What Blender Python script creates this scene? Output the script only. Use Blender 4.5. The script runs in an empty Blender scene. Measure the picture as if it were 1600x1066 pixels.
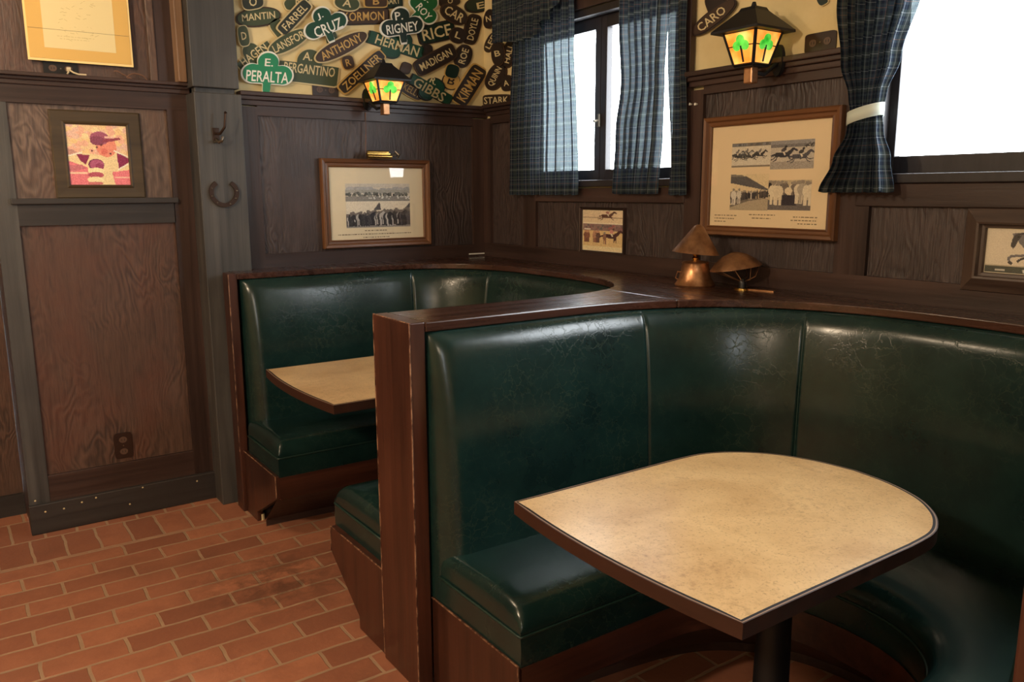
import bpy, bmesh, math, random
from mathutils import Vector, Matrix

rnd = random.Random(7)
S = bpy.context.scene
COL = S.collection

# ------------------------------------------------------------------ camera
FPX = 1271.2
YAW, PITCH, ROLL = (math.radians(a) for a in (34.783, 10.405, 0.2305))
EYE = Vector((0, 0, 1.5))
_f = Vector((math.sin(YAW)*math.cos(PITCH), math.cos(YAW)*math.cos(PITCH), -math.sin(PITCH)))
_r = Vector((math.cos(YAW), -math.sin(YAW), 0))
_d = _f.cross(_r)
RT = _r*math.cos(ROLL) + _d*math.sin(ROLL)
DN = -_r*math.sin(ROLL) + _d*math.cos(ROLL)


def sight(u, v, axis, value):
    """point of the plane axis = value that is seen at the photograph's pixel (u, v)"""
    d = _f + RT*((u-800)/FPX) + DN*((v-533)/FPX)
    t = (value-EYE[axis])/d[axis]
    return EYE + d*t


cd = bpy.data.cameras.new('camera')
cd.sensor_width = 36
cd.lens = FPX/1600*36
cd.clip_start = 0.02
cam = bpy.data.objects.new('camera', cd)
m = Matrix((RT, -DN, -_f)).transposed().to_4x4()
m.translation = EYE
cam.matrix_world = m
COL.objects.link(cam)
S.camera = cam


# ------------------------------------------------------------------ colour + materials
def lin(c):
    c = c/255
    return c/12.92 if c <= .04045 else ((c+.055)/1.055)**2.4


def rgb(r, g, b):
    return (lin(r), lin(g), lin(b), 1)


class NT:
    def __init__(self, name):
        self.m = bpy.data.materials.new(name)
        self.m.use_nodes = True
        self.t = self.m.node_tree
        self.b = self.t.nodes['Principled BSDF']
        self.out = self.t.nodes['Material Output']

    def n(self, kind, ins=None, **kw):
        nd = self.t.nodes.new('ShaderNode'+kind)
        for k, v in kw.items():
            setattr(nd, k, v)
        for k, v in (ins or {}).items():
            self.set(nd.inputs[k], v)
        return nd

    def set(self, sock, v):
        if isinstance(v, bpy.types.NodeSocket):
            self.t.links.new(v, sock)
        else:
            sock.default_value = v

    def p(self, **kw):
        for k, v in kw.items():
            self.set(self.b.inputs[k.replace('_', ' ')], v)

    def math(self, op, a, b=0.0, clamp=False):
        nd = self.n('Math', operation=op, use_clamp=clamp)
        self.set(nd.inputs[0], a)
        self.set(nd.inputs[1], b)
        return nd.outputs[0]

    def mix(self, f, a, b, mode='MIX'):
        nd = self.n('Mix', data_type='RGBA', blend_type=mode)
        self.set(nd.inputs['Factor'], f)
        self.set(nd.inputs['A'], a)
        self.set(nd.inputs['B'], b)
        return nd.outputs['Result']

    def ramp(self, f, stops, interp='LINEAR'):
        nd = self.n('ValToRGB')
        cr = nd.color_ramp
        cr.interpolation = interp
        while len(cr.elements) < len(stops):
            cr.elements.new(0.5)
        for e, (p, c) in zip(cr.elements, stops):
            e.position = p
            e.color = c
        self.set(nd.inputs[0], f)
        return nd.outputs[0]

    def coord(self, scale=(1, 1, 1), loc=(0, 0, 0), which='Object'):
        tc = self.n('TexCoord')
        mp = self.n('Mapping', {'Vector': tc.outputs[which], 'Scale': scale, 'Location': loc})
        return mp.outputs[0]

    def noise(self, vec, scale, detail=4, rough=.5, dist=0):
        nd = self.n('TexNoise', {'Vector': vec, 'Scale': scale, 'Detail': detail, 'Roughness': rough, 'Distortion': dist})
        return nd.outputs[0]

    def bump(self, h, strength=.3, dist=.01):
        nd = self.n('Bump', {'Height': h, 'Strength': strength, 'Distance': dist})
        self.set(self.b.inputs['Normal'], nd.outputs[0])


def plain(name, c, rough=.5, metal=0, spec=.5, **kw):
    t = NT(name)
    t.p(Base_Color=rgb(*c), Roughness=rough, Metallic=metal, Specular_IOR_Level=spec, **kw)
    return t.m


def wood(name, dark, light, axis='Z', rough=.45, bump=.25, scale=1.0, wavy=.5, coat=0, spec=.5):
    t = NT(name)
    s = {'X': (1.2, 30, 30), 'Y': (30, 1.2, 30), 'Z': (30, 30, 1.2)}[axis]
    v = t.coord(tuple(k*scale for k in s))
    g1 = t.noise(v, 1.0, 6, .62, wavy)
    v2 = t.coord(tuple(k*scale*.22 for k in s))
    g2 = t.noise(v2, 1.0, 4, .55, wavy*2)
    v3 = t.coord((2.2, 2.2, 2.2))
    g3 = t.noise(v3, 1.0, 3, .5)
    g = t.math('ADD', t.math('MULTIPLY', g1, .5), t.math('MULTIPLY', g2, .5))
    c = t.ramp(g, [(.34, rgb(*dark)), (.66, rgb(*light))])
    c = t.mix(t.math('MULTIPLY', t.math('SUBTRACT', g3, .35, True), 1.2, True), c, rgb(*[k*.72 for k in dark]))
    t.p(Base_Color=c, Roughness=t.math('ADD', t.math('MULTIPLY', g1, .25), rough-.12), Specular_IOR_Level=spec)
    if coat:
        t.p(Coat_Weight=coat, Coat_Roughness=.2)
    t.bump(g1, bump, .004)
    return t.m


def brushed_panel(name, dark, light, rough=.42, bump=.6, red=None):
    """old oak plywood: soft grain worn away, the hard grain standing proud in ripples"""
    t = NT(name)
    wob = t.noise(t.coord((5, 5, 2.2)), 1.0, 3, .55, .4)
    sx = t.n('SeparateXYZ', {0: t.coord()})
    u = t.math('ADD', t.math('ADD', sx.outputs[0], sx.outputs[1]), t.math('MULTIPLY', wob, .55))
    w = t.math('SINE', t.math('MULTIPLY', u, 170.0))
    fine = t.noise(t.coord((140, 140, 8)), 1.0, 4, .65, .8)
    mid = t.noise(t.coord((38, 38, 5)), 1.0, 4, .6, 1.2)
    amp = t.math('MULTIPLY', t.math('SUBTRACT', t.noise(t.coord((2.6, 2.6, 3.0), (3, 1, 2)), 1.0, 2, .5), .38, True), 3.0, True)
    h = t.math('ADD', t.math('MULTIPLY', t.math('MULTIPLY', w, amp), .22), t.math('ADD', t.math('MULTIPLY', mid, .55), t.math('MULTIPLY', fine, .5)))
    c = t.ramp(h, [(.3, rgb(*dark)), (.85, rgb(*light))])
    g3 = t.noise(t.coord((4, 4, 2.0)), 1.0, 4, .6, .5)
    c = t.mix(t.math('MULTIPLY', t.math('SUBTRACT', g3, .45, True), 3.2, True), c, rgb(*(red or [k*.75 for k in dark])))
    t.p(Base_Color=c, Roughness=t.math('ADD', t.math('MULTIPLY', fine, .22), rough-.1))
    t.bump(h, bump, .008)
    return t.m


M = {}
M['panel'] = brushed_panel('oak_panel', (54, 43, 42), (84, 70, 67), bump=.65)
M['panel_red'] = brushed_panel('oak_panel_reddish', (58, 42, 35), (104, 76, 62), rough=.5, bump=.4, red=(92, 54, 40))
M['panel_up'] = brushed_panel('oak_panel_upper', (70, 54, 46), (122, 100, 86), rough=.5, bump=.4, red=(100, 72, 58))
for ax in 'XYZ':
    M['frame'+ax] = wood('stained_oak_'+ax, (40, 27, 24), (78, 57, 50), ax, .42, .3)
    M['booth'+ax] = wood('mahogany_'+ax, (38, 19, 14), (92, 52, 37), ax, .36, .2, coat=.2)
    M['pic'+ax] = wood('picture_oak_'+ax, (84, 52, 30), (142, 96, 60), ax, .4, .1)
    M['darkpic'+ax] = wood('walnut_frame_'+ax, (56, 42, 36), (96, 78, 68), ax, .4, .15)
M['cap'] = wood('cap_wood', (40, 21, 15), (80, 48, 36), 'X', .27, .12, coat=.4)
M['ledge'] = wood('ledge_wood', (40, 21, 15), (78, 46, 34), 'Y', .27, .12, coat=.4)
M['post'] = wood('weathered_post', (46, 46, 47), (92, 90, 87), 'Z', .5, .5, .55, 1.4)
M['base'] = wood('baseboard_paint', (36, 33, 33), (62, 57, 55), 'X', .5, .25)
M['window'] = wood('window_frame', (26, 23, 26), (50, 44, 48), 'Z', .42, .2)
M['worn_lit_edge'] = wood('highlit_trim', (112, 84, 62), (176, 142, 112), 'Z', .45, .2)  # pale tone paints a warm highlight on the trim

t = NT('chipped_lit_edge')  # pale patches: worn wood and a painted bevel highlight
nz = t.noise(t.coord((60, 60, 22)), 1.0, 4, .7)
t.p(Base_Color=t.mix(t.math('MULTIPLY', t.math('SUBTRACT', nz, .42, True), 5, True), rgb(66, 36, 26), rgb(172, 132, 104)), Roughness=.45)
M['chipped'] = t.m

t = NT('green_leather')
v = t.coord((1, 1, 1))
n1 = t.noise(v, 6, 4, .55)
n2 = t.noise(v, 38, 4, .6)
dv = t.n('VectorMath', {0: v, 1: (0, 0, 0)}, operation='ADD')
wn = t.n('TexNoise', {'Vector': v, 'Scale': 11.0, 'Detail': 5, 'Roughness': .65})
sc = t.n('VectorMath', {0: wn.outputs['Color']}, operation='SCALE')
sc.inputs['Scale'].default_value = .12
t.set(dv.inputs[1], sc.outputs[0])
vo = t.n('TexVoronoi', {'Vector': dv.outputs[0], 'Scale': 24.0}, feature='DISTANCE_TO_EDGE')
crack = t.math('SUBTRACT', 1, t.math('MULTIPLY', vo.outputs['Distance'], 22), True)
patch = t.math('MULTIPLY', t.math('SUBTRACT', t.noise(v, 3.2, 3, .6), .46, True), 4.5, True)
crack = t.math('MULTIPLY', crack, patch)
c = t.ramp(n1, [(.3, rgb(15, 35, 34)), (.7, rgb(25, 48, 45))])
c = t.mix(t.math('MULTIPLY', t.math('SUBTRACT', n2, .5, True), .7, True), c, rgb(34, 60, 52))
c = t.mix(t.math('MULTIPLY', crack, .3), c, rgb(74, 86, 66))
t.p(Base_Color=c, Roughness=t.math('ADD', .19, t.math('MULTIPLY', n2, .08)), Specular_IOR_Level=.48)
t.bump(t.math('ADD', t.math('MULTIPLY', t.noise(v, 16, 3, .5), .5), t.math('MULTIPLY', crack, -.3)), .16, .005)
M['leather'] = t.m
M['welt'] = plain('green_welt', (26, 50, 43), .45)

t = NT('tan_laminate')
v = t.coord()
a = t.noise(v, 5, 5, .65, .6)
b = t.noise(v, 160, 3, .6)
cc = t.noise(v, 45, 4, .7)
c = t.ramp(a, [(.3, rgb(190, 152, 102)), (.7, rgb(220, 186, 134))])
c = t.mix(t.math('MULTIPLY', t.math('SUBTRACT', b, .55, True), 3.6, True), c, rgb(138, 104, 66))
c = t.mix(t.math('MULTIPLY', t.math('MULTIPLY', t.math('SUBTRACT', cc, .5, True), 3, True), t.math('MULTIPLY', t.math('SUBTRACT', t.noise(v, 3.2, 3, .6), .44, True), 5, True)), c, rgb(150, 114, 74))
t.p(Base_Color=c, Roughness=.3)
M['laminate'] = t.m
M['edge'] = wood('table_edging', (40, 22, 15), (66, 38, 27), 'Y', .45, .1)
M['edge_pale'] = plain('pale_edge_line', (146, 118, 96), .5)
M['inlay'] = plain('table_dark_line', (24, 16, 13), .6, spec=.25)
M['iron'] = plain('black_iron', (24, 24, 28), .5, .3)
M['black'] = plain('black_plastic', (20, 18, 18), .4)
M['brass'] = plain('brass', (190, 150, 80), .22, 1)
M['steel'] = plain('worn_steel', (120, 112, 100), .4, .9)
M['rust'] = plain('rusty_iron', (62, 46, 38), .5, .6)
t = NT('copper')
v = t.coord()
a = t.noise(v, 22, 4, .6)
t.p(Base_Color=t.ramp(a, [(.35, rgb(164, 114, 78)), (.65, rgb(216, 164, 120))]), Metallic=.9, Roughness=.36)
M['copper'] = t.m
t = NT('tarnished_copper')
a = t.noise(t.coord(), 16, 4, .6)
t.p(Base_Color=t.ramp(a, [(.35, rgb(118, 82, 56)), (.65, rgb(168, 124, 88))]), Metallic=.75, Roughness=.45)
M['copper_dull'] = t.m
M['white'] = plain('white_paint', (236, 236, 226), .5)
M['cream'] = plain('cream_paint', (212, 196, 150), .55)
M['gold'] = plain('gold_paint', (196, 160, 92), .5)
M['olive'] = plain('olive_paint', (62, 74, 50), .5)
M['olive_dark'] = plain('dark_olive_paint', (40, 46, 38), .5)
M['brown_board'] = plain('brown_board', (62, 44, 32), .5)
M['dark_board'] = plain('dark_board', (40, 30, 27), .5)
M['green_bright'] = plain('bright_green_paint', (24, 132, 88), .45)
M['green_dark'] = plain('dark_green_paint', (14, 66, 48), .45)
M['green_black'] = plain('black_green_paint', (10, 38, 32), .45)
M['green_mid'] = plain('mid_green_paint', (14, 96, 54), .45)
M['mat'] = plain('picture_mat', (232, 220, 190), .7)
M['paper'] = plain('old_paper', (232, 214, 158), .7)
M['paper_board'] = plain('yellow_mount', (222, 180, 98), .6)
M['ink'] = plain('grey_ink', (120, 104, 80), .7)
M['outlet'] = plain('brown_outlet', (44, 27, 21), .35)
M['outlet_dark'] = plain('outlet_socket', (92, 70, 58), .4)
M['cord'] = plain('pale_cord', (214, 196, 160), .5)
M['cord_brown'] = plain('brown_cord', (116, 84, 66), .5)

t = NT('cream_plaster')
v = t.coord()
a = t.noise(v, 3, 5, .6)
t.p(Base_Color=t.ramp(a, [(.3, rgb(214, 194, 142)), (.7, rgb(234, 216, 166))]), Roughness=.85)
t.bump(t.noise(v, 40, 4, .6), .15, .005)
M['plaster'] = t.m
M['ceiling'] = plain('ceiling_paint', (150, 136, 112), .9)

t = NT('brick_paving')
RH, BW = .117, .255
v = t.coord((1, 1, 1), (-.12, -.063, 0))
wob = t.n('TexNoise', {'Vector': v, 'Scale': 9.0, 'Detail': 3})
ws = t.n('VectorMath', {0: wob.outputs['Color']}, operation='SCALE')
ws.inputs['Scale'].default_value = .016
vv = t.n('VectorMath', {0: v, 1: ws.outputs[0]}, operation='ADD').outputs[0]


def bricks(vec, w, h):
    nd = t.n('TexBrick', {'Vector': vec, 'Color1': rgb(144, 92, 70), 'Color2': rgb(182, 120, 90), 'Mortar': rgb(170, 142, 116),
                          'Scale': 1.0, 'Mortar Size': .0065, 'Mortar Smooth': .25, 'Bias': 0.0, 'Brick Width': w, 'Row Height': h})
    nd.offset = .5
    return nd


b1 = bricks(vv, BW, RH)
v2 = t.coord((1, 1, 1), (.01, -3.695-.01, 0))
vv2 = t.n('VectorMath', {0: v2, 1: ws.outputs[0]}, operation='ADD').outputs[0]
b2 = bricks(vv2, .126, .26)
sep = t.n('SeparateXYZ', {0: t.coord()})
sel = t.math('GREATER_THAN', sep.outputs[1], 3.692)
c = t.mix(sel, b1.outputs[0], b2.outputs[0])
fac = t.math('ADD', t.math('MULTIPLY', b1.outputs[1], t.math('SUBTRACT', 1, sel)), t.math('MULTIPLY', b2.outputs[1], sel))
n1 = t.noise(v, 7, 5, .65)
n2 = t.noise(v, 60, 4, .6)
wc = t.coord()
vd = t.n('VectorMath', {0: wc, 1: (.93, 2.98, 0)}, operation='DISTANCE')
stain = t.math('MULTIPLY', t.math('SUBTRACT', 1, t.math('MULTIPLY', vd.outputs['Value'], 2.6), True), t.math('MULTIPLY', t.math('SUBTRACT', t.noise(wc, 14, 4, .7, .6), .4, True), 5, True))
n3 = t.noise(v, 1.7, 3, .55)
c = t.mix(t.math('MULTIPLY', t.math('SUBTRACT', n1, .42, True), 2.2, True), c, rgb(142, 88, 68), 'MIX')
c = t.mix(t.math('MULTIPLY', t.math('SUBTRACT', n3, .55, True), 3.0, True), c, rgb(112, 74, 56))
c = t.mix(t.math('MULTIPLY', t.math('SUBTRACT', n2, .56, True), 1.6, True), c, rgb(186, 122, 88))
c0 = c
c = t.mix(t.math('MULTIPLY', fac, t.math('ADD', .3, t.math('MULTIPLY', n1, 1.0), True)), c, t.mix(n1, rgb(140, 110, 88), rgb(196, 164, 132)))
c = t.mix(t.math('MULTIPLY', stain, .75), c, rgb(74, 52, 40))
t.p(Base_Color=c, Roughness=t.math('ADD', .42, t.math('MULTIPLY', n2, .25)))
t.bump(t.math('ADD', t.math('MULTIPLY', fac, -.8), t.math('MULTIPLY', n2, .3)), .5, .006)
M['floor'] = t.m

# printed photographs take their picture from a colour attribute of their own mesh
t = NT('printed_photograph')
at = t.n('Attribute', attribute_name='print')
t.p(Base_Color=at.outputs['Color'], Roughness=.45)
M['print'] = t.m

t = NT('window_glass')
gl = t.n('BsdfGlossy', {'Roughness': .02})
tr = t.n('BsdfTransparent')
fr = t.n('LayerWeight', {'Blend': .5})
mx = t.n('MixShader', {0: t.math('ADD', .03, t.math('MULTIPLY', t.math('POWER', fr.outputs['Facing'], 4.0), .5)), 1: tr.outputs[0], 2: gl.outputs[0]})
t.t.links.new(mx.outputs[0], t.out.inputs[0])
M['glass'] = t.m

# plaid curtain cloth, uv in metres of cloth
def tartan(name, see):
    t = NT(name)
    uv = t.n('TexCoord').outputs['UV']
    sp = t.n('SeparateXYZ', {0: uv})
    W_ = rgb(140, 146, 148)
    T_ = rgb(62, 74, 84)
    N_ = rgb(40, 45, 58)
    G_ = rgb(70, 80, 78)
    R_ = rgb(124, 96, 86)
    stops = [(0, N_), (.10, T_), (.16, N_), (.22, G_), (.30, W_), (.325, G_), (.40, N_), (.52, T_), (.60, R_), (.625, T_), (.72, N_), (.82, W_), (.838, N_), (.90, G_)]
    cu_ = t.ramp(t.math('FRACT', t.math('MULTIPLY', sp.outputs[0], 9.5)), stops, 'CONSTANT')
    cv_ = t.ramp(t.math('FRACT', t.math('MULTIPLY', sp.outputs[1], 9.5)), stops, 'CONSTANT')
    c = t.mix(.5, cu_, cv_)
    th = t.noise(t.n('Mapping', {'Vector': uv, 'Scale': (500, 500, 1)}).outputs[0], 1, 2)
    c = t.mix(t.math('MULTIPLY', th, .35), c, rgb(24, 30, 40))
    df = t.n('BsdfDiffuse', {'Color': c})
    tl = t.n('BsdfTranslucent', {'Color': c})
    tp = t.n('BsdfTransparent', {'Color': t.mix(.4, c, rgb(200, 220, 226))})
    m1 = t.n('MixShader', {0: .10, 1: df.outputs[0], 2: tl.outputs[0]})
    mx = t.n('MixShader', {0: see, 1: m1.outputs[0], 2: tp.outputs[0]})
    t.t.links.new(mx.outputs[0], t.out.inputs[0])
    return t.m


M['tartan'] = tartan('tartan_cloth', .085)
M['tartan_thick'] = tartan('tartan_cloth_heavy', .03)
M['tie'] = plain('pale_tie_cloth', (196, 206, 196), .8)


def glow(name, stops, strength, scale=14):
    t = NT(name)
    nz = t.noise(t.coord(), scale, 2, .5)
    c = t.ramp(nz, stops)
    t.p(Base_Color=c, Roughness=.3, Emission_Color=c, Emission_Strength=strength)
    return t.m


M['lamp_glass'] = glow('amber_lamp_glass', [(.34, rgb(250, 140, 46)), (.52, rgb(252, 176, 78)), (.72, rgb(250, 226, 130))], .8)
M['lamp_green'] = glow('green_lamp_glass', [(.3, rgb(40, 170, 40)), (.7, rgb(120, 230, 90))], .7, 30)


# ------------------------------------------------------------------ object helpers
def origin_of(o):
    p = Vector((0, 0, 0))
    while o:
        p = p + o.location
        o = o.parent
    return p


def mk(name, verts, faces, mat, parent=None, smooth=False, loc=None, mats=None, fmat=None, uvs=None):
    me = bpy.data.meshes.new(name)
    org = origin_of(parent) if parent else Vector(loc or (0, 0, 0))
    me.from_pydata([tuple(Vector(v)-org) for v in verts], [], faces)
    for mm in (mats or [mat]):
        me.materials.append(mm)
    if fmat:
        for p, i in zip(me.polygons, fmat):
            p.material_index = i
    if uvs:
        l = me.uv_layers.new(name='UVMap')
        for p in me.polygons:
            for li, vi in zip(p.loop_indices, p.vertices):
                l.data[li].uv = uvs[vi]
    if smooth:
        me.shade_smooth()
        if smooth != 'all':
            bm = bmesh.new()
            bm.from_mesh(me)
            for e in bm.edges:
                if len(e.link_faces) == 2 and e.calc_face_angle(0) > math.radians(smooth if smooth is not True else 40):
                    e.smooth = False
            bm.to_mesh(me)
            bm.free()
    me.validate()
    me.update()
    o = bpy.data.objects.new(name, me)
    COL.objects.link(o)
    if parent:
        o.parent = parent
    else:
        o.location = org
    return o


def thing(name, label, cat, loc=(0, 0, 0), group=None):
    o = bpy.data.objects.new(name, None)
    o.empty_display_size = .1
    COL.objects.link(o)
    o.location = loc
    return tag(o, label, cat, group)


def tag(o, label, cat=None, group=None):
    o['label'] = label
    if cat:
        o['category'] = cat
    if group:
        o['group'] = group
    return o


def struct(o, label=None):
    o['kind'] = 'structure'
    if label:
        o['label'] = label
    return o


class G:
    """collects shapes for one mesh"""
    def __init__(self):
        self.v, self.f = [], []

    def add(self, v, f):
        k = len(self.v)
        self.v += [Vector(p) for p in v]
        self.f += [tuple(i+k for i in q) for q in f]
        return self

    def box(self, a, b, bev=0.0):
        x0, x1 = sorted((a[0], b[0]))
        y0, y1 = sorted((a[1], b[1]))
        z0, z1 = sorted((a[2], b[2]))
        if bev <= 0:
            return self.add([(x, y, z) for z in (z0, z1) for y in (y0, y1) for x in (x0, x1)],
                            [(0, 2, 3, 1), (4, 5, 7, 6), (0, 1, 5, 4), (2, 6, 7, 3), (0, 4, 6, 2), (1, 3, 7, 5)])
        bm = bmesh.new()
        bmesh.ops.create_cube(bm, size=1)
        for v in bm.verts:
            v.co = Vector(((x0+x1)/2+v.co.x*(x1-x0), (y0+y1)/2+v.co.y*(y1-y0), (z0+z1)/2+v.co.z*(z1-z0)))
        bmesh.ops.bevel(bm, geom=bm.edges[:], offset=bev, segments=2, affect='EDGES', profile=.6)
        bm.verts.index_update()
        self.add([v.co for v in bm.verts], [[v.index for v in f.verts] for f in bm.faces])
        bm.free()
        return self

    def prism(self, poly, d, cap=True):
        """poly: 3d points of one flat outline, extruded by vector d"""
        n = len(poly)
        d = Vector(d)
        a = [Vector(p) for p in poly]
        f = [(i, (i+1) % n, n+(i+1) % n, n+i) for i in range(n)]
        if cap:
            f += [tuple(range(n))[::-1], tuple(range(n, 2*n))]
        return self.add(a+[p+d for p in a], f)

    def tube(self, pts, r, seg=8, closed=False):
        pts = [Vector(p) for p in pts]
        n = len(pts)
        v, f = [], []
        up = Vector((0, 0, 1))
        for i, p in enumerate(pts):
            a = pts[(i-1) % n] if (closed or i) else p
            b = pts[(i+1) % n] if (closed or i < n-1) else p
            tg = (b-a).normalized()
            x = tg.cross(up)
            if x.length < .05:
                x = tg.cross(Vector((1, 0, 0)))
            x.normalize()
            y = tg.cross(x)
            rr = r[i] if isinstance(r, (list, tuple)) else r
            v += [p+x*math.cos(k*2*math.pi/seg)*rr+y*math.sin(k*2*math.pi/seg)*rr for k in range(seg)]
        for i in range(n if closed else n-1):
            j = (i+1) % n
            f += [(i*seg+k, i*seg+(k+1) % seg, j*seg+(k+1) % seg, j*seg+k) for k in range(seg)]
        if not closed:
            f += [tuple(range(seg))[::-1], tuple((n-1)*seg+k for k in range(seg))]
        return self.add(v, f)

    def lathe(self, c, prof, seg=32, tilt=None, caps=True):
        c = Vector(c)
        v, f = [], []
        for r, z in prof:
            v += [Vector((r*math.cos(k*2*math.pi/seg), r*math.sin(k*2*math.pi/seg), z)) for k in range(seg)]
        for i in range(len(prof)-1):
            f += [(i*seg+k, i*seg+(k+1) % seg, (i+1)*seg+(k+1) % seg, (i+1)*seg+k) for k in range(seg)]
        if caps:
            f += [tuple(range(seg))[::-1], tuple((len(prof)-1)*seg+k for k in range(seg))]
        if tilt:
            v = [tilt @ p for p in v]
        return self.add([p+c for p in v], f)

    def out(self, name, mat, parent=None, **kw):
        return mk(name, self.v, self.f, mat, parent, **kw)


def bevelled(o, w=.003, seg=2):
    md = o.modifiers.new('bevel', 'BEVEL')
    md.width = w
    md.segments = seg
    md.limit_method = 'ANGLE'
    md.angle_limit = math.radians(35)
    return o


# ------------------------------------------------------------------ room shell
XW, YW, YP = 2.58, 3.98, 4.045          # window wall, plaque wall, partition panel
LZ = 1.135                              # height of booth ledge
CZ = 2.75

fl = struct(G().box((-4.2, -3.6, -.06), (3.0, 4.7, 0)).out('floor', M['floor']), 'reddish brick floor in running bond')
ce = struct(G().box((-4.2, -3.6, CZ), (3.0, 4.7, CZ+.06)).out('ceiling', M['ceiling']))
struct(G().box((-4.26, -3.6, 0), (-4.2, 4.7, CZ)).out('wall_far', M['plaster']))
for a in (None,):
    g = G()
    g.box((-4.2, -3.66, 0), (-2.05, -3.6, CZ)).box((-1.4, -3.66, 0), (3.0, -3.6, CZ)).box((-2.05, -3.66, 0), (-1.4, -3.6, 1.5)).box((-2.05, -3.66, 2.4), (-1.4, -3.6, CZ))
    struct(g.out('wall_near', M['plaster']))
wd = struct(G().box((-2.05, -3.65, 1.5), (-2.0, -3.6, 2.4)).box((-1.45, -3.65, 1.5), (-1.4, -3.6, 2.4)).box((-2.0, -3.65, 1.5), (-1.45, -3.6, 1.55)).box((-2.0, -3.65, 2.35), (-1.45, -3.6, 2.4)).out('added_window', M['window']))  # unseen window added behind the camera for daylight and a blue leather reflection
G().box((-2.0, -3.64, 1.55), (-1.45, -3.635, 2.35)).out('pane', M['glass'], wd)

# --- plaque wall (back)
wb = struct(G().box((1.0, YW+.005, 0), (XW+.2, YW+.08, CZ)).out('wall_back', M['plaster']), 'cream plaster wall with dark oak wainscot behind the far booth')
G().box((1.28, YW-.004, 1.18), (2.49, YW+.004, 1.87)).out('panel', M['panel'], wb)
G().box((1.2, YW-.022, 1.135), (1.286, YW+.004, 1.9)).out('stile', M['frameZ'], wb)
G().box((2.488, YW-.022, 1.135), (XW, YW+.004, 1.9)).out('stile', M['frameZ'], wb)
G().box((1.286, YW-.022, 1.86), (2.488, YW+.004, 1.915)).out('rail', M['frameX'], wb)
G().box((1.286, YW-.022, 1.135), (2.488, YW+.004, 1.205)).out('rail', M['frameX'], wb)
g = G()
g.box((1.2, YW-.03, 1.905), (XW, YW+.004, 1.93), .003).box((1.2, YW-.05, 1.928), (XW, YW+.004, 1.948), .004).box((1.2, YW-.065, 1.946), (XW, YW+.004, 1.966), .004)
g.out('plate_rail', M['frameX'], wb)
G().box((1.2, YW-.004, 0), (XW, YW+.004, 1.14)).out('panel', M['frameX'], wb)

# --- window wall (right) with two openings
W1 = (2.47, 3.585, 1.53, 2.33)          # y0 y1 z0 z1
W2 = (.30, 1.60, 1.53, 2.45)
g = G()
x0, x1 = XW+.006, XW+.12
yb = [-3.6, W2[0], W2[1], W1[0], W1[1], YW+.005]
for i in range(5):
    ya, yb_ = yb[i], yb[i+1]
    if i in (1, 3):
        w = W2 if i == 1 else W1
        g.box((x0, ya, 0), (x1, yb_, w[2])).box((x0, ya, w[3]), (x1, yb_, CZ))
    else:
        g.box((x0, ya, 0), (x1, yb_, CZ))
wr = struct(g.out('wall_right', M['plaster']), 'window wall with cream plaster above dark oak wainscot')


def wpart(name, y0, y1, z0, z1, mat, d=.02, bev=0):
    return G().box((XW-d, y0, z0), (XW+.004, y1, z1), bev).out(name, mat, wr)


xp = XW-.002
for (y0, y1, z0, z1) in ((.0, 1.595, 1.2, 1.45), (1.7, 2.345, 1.2, 1.885), (2.42, 3.47, 1.2, 1.455), (3.57, 3.9, 1.2, 1.87)):
    G().box((XW-.003, y0, z0), (XW+.005, y1, z1)).out('panel', M['panel'], wr)
G().box((XW-.003, -3.6, 0), (XW+.005, YW-.022, 1.14)).out('panel', M['frameZ'], wr)
G().box((XW-.003, -3.6, 1.14), (XW+.005, 0, 1.53)).out('panel', M['panel'], wr)
wpart('rail', -1, YW-.022, 1.135, 1.213, M['frameY'])
wpart('stile', 1.585, 1.705, 1.213, 1.50, M['frameZ'])
wpart('stile', 1.637, 1.705, 1.50, 1.90, M['frameZ'])
wpart('stile', 2.335, 2.42, 1.213, 1.90, M['frameZ'])
wpart('stile', 3.465, 3.575, 1.213, 1.90, M['frameZ'])
wpart('stile', 3.89, YW-.022, 1.213, 1.90, M['frameZ'], .022)
wpart('rail', 1.705, 2.335, 1.88, 1.93, M['frameY'])
wpart('rail', 3.575, 3.89, 1.87, 1.93, M['frameY'])
for (y0, y1) in ((1.637, 2.42), (3.575, YW-.065)):
    g = G()
    g.box((XW-.03, y0, 1.912), (XW+.005, y1, 1.935), .003).box((XW-.045, y0, 1.933), (XW+.005, y1, 1.952), .004).box((XW-.06, y0, 1.95), (XW+.005, y1, 1.97), .004)
    g.out('plate_rail', M['frameY'], wr)
# apron boards under windows
wpart('rail', .0, 1.635, 1.447, 1.522, M['frameY'], .024, .003)
wpart('rail', 2.42, 3.465, 1.45, 1.515, M['frameY'], .024, .003)


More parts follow.
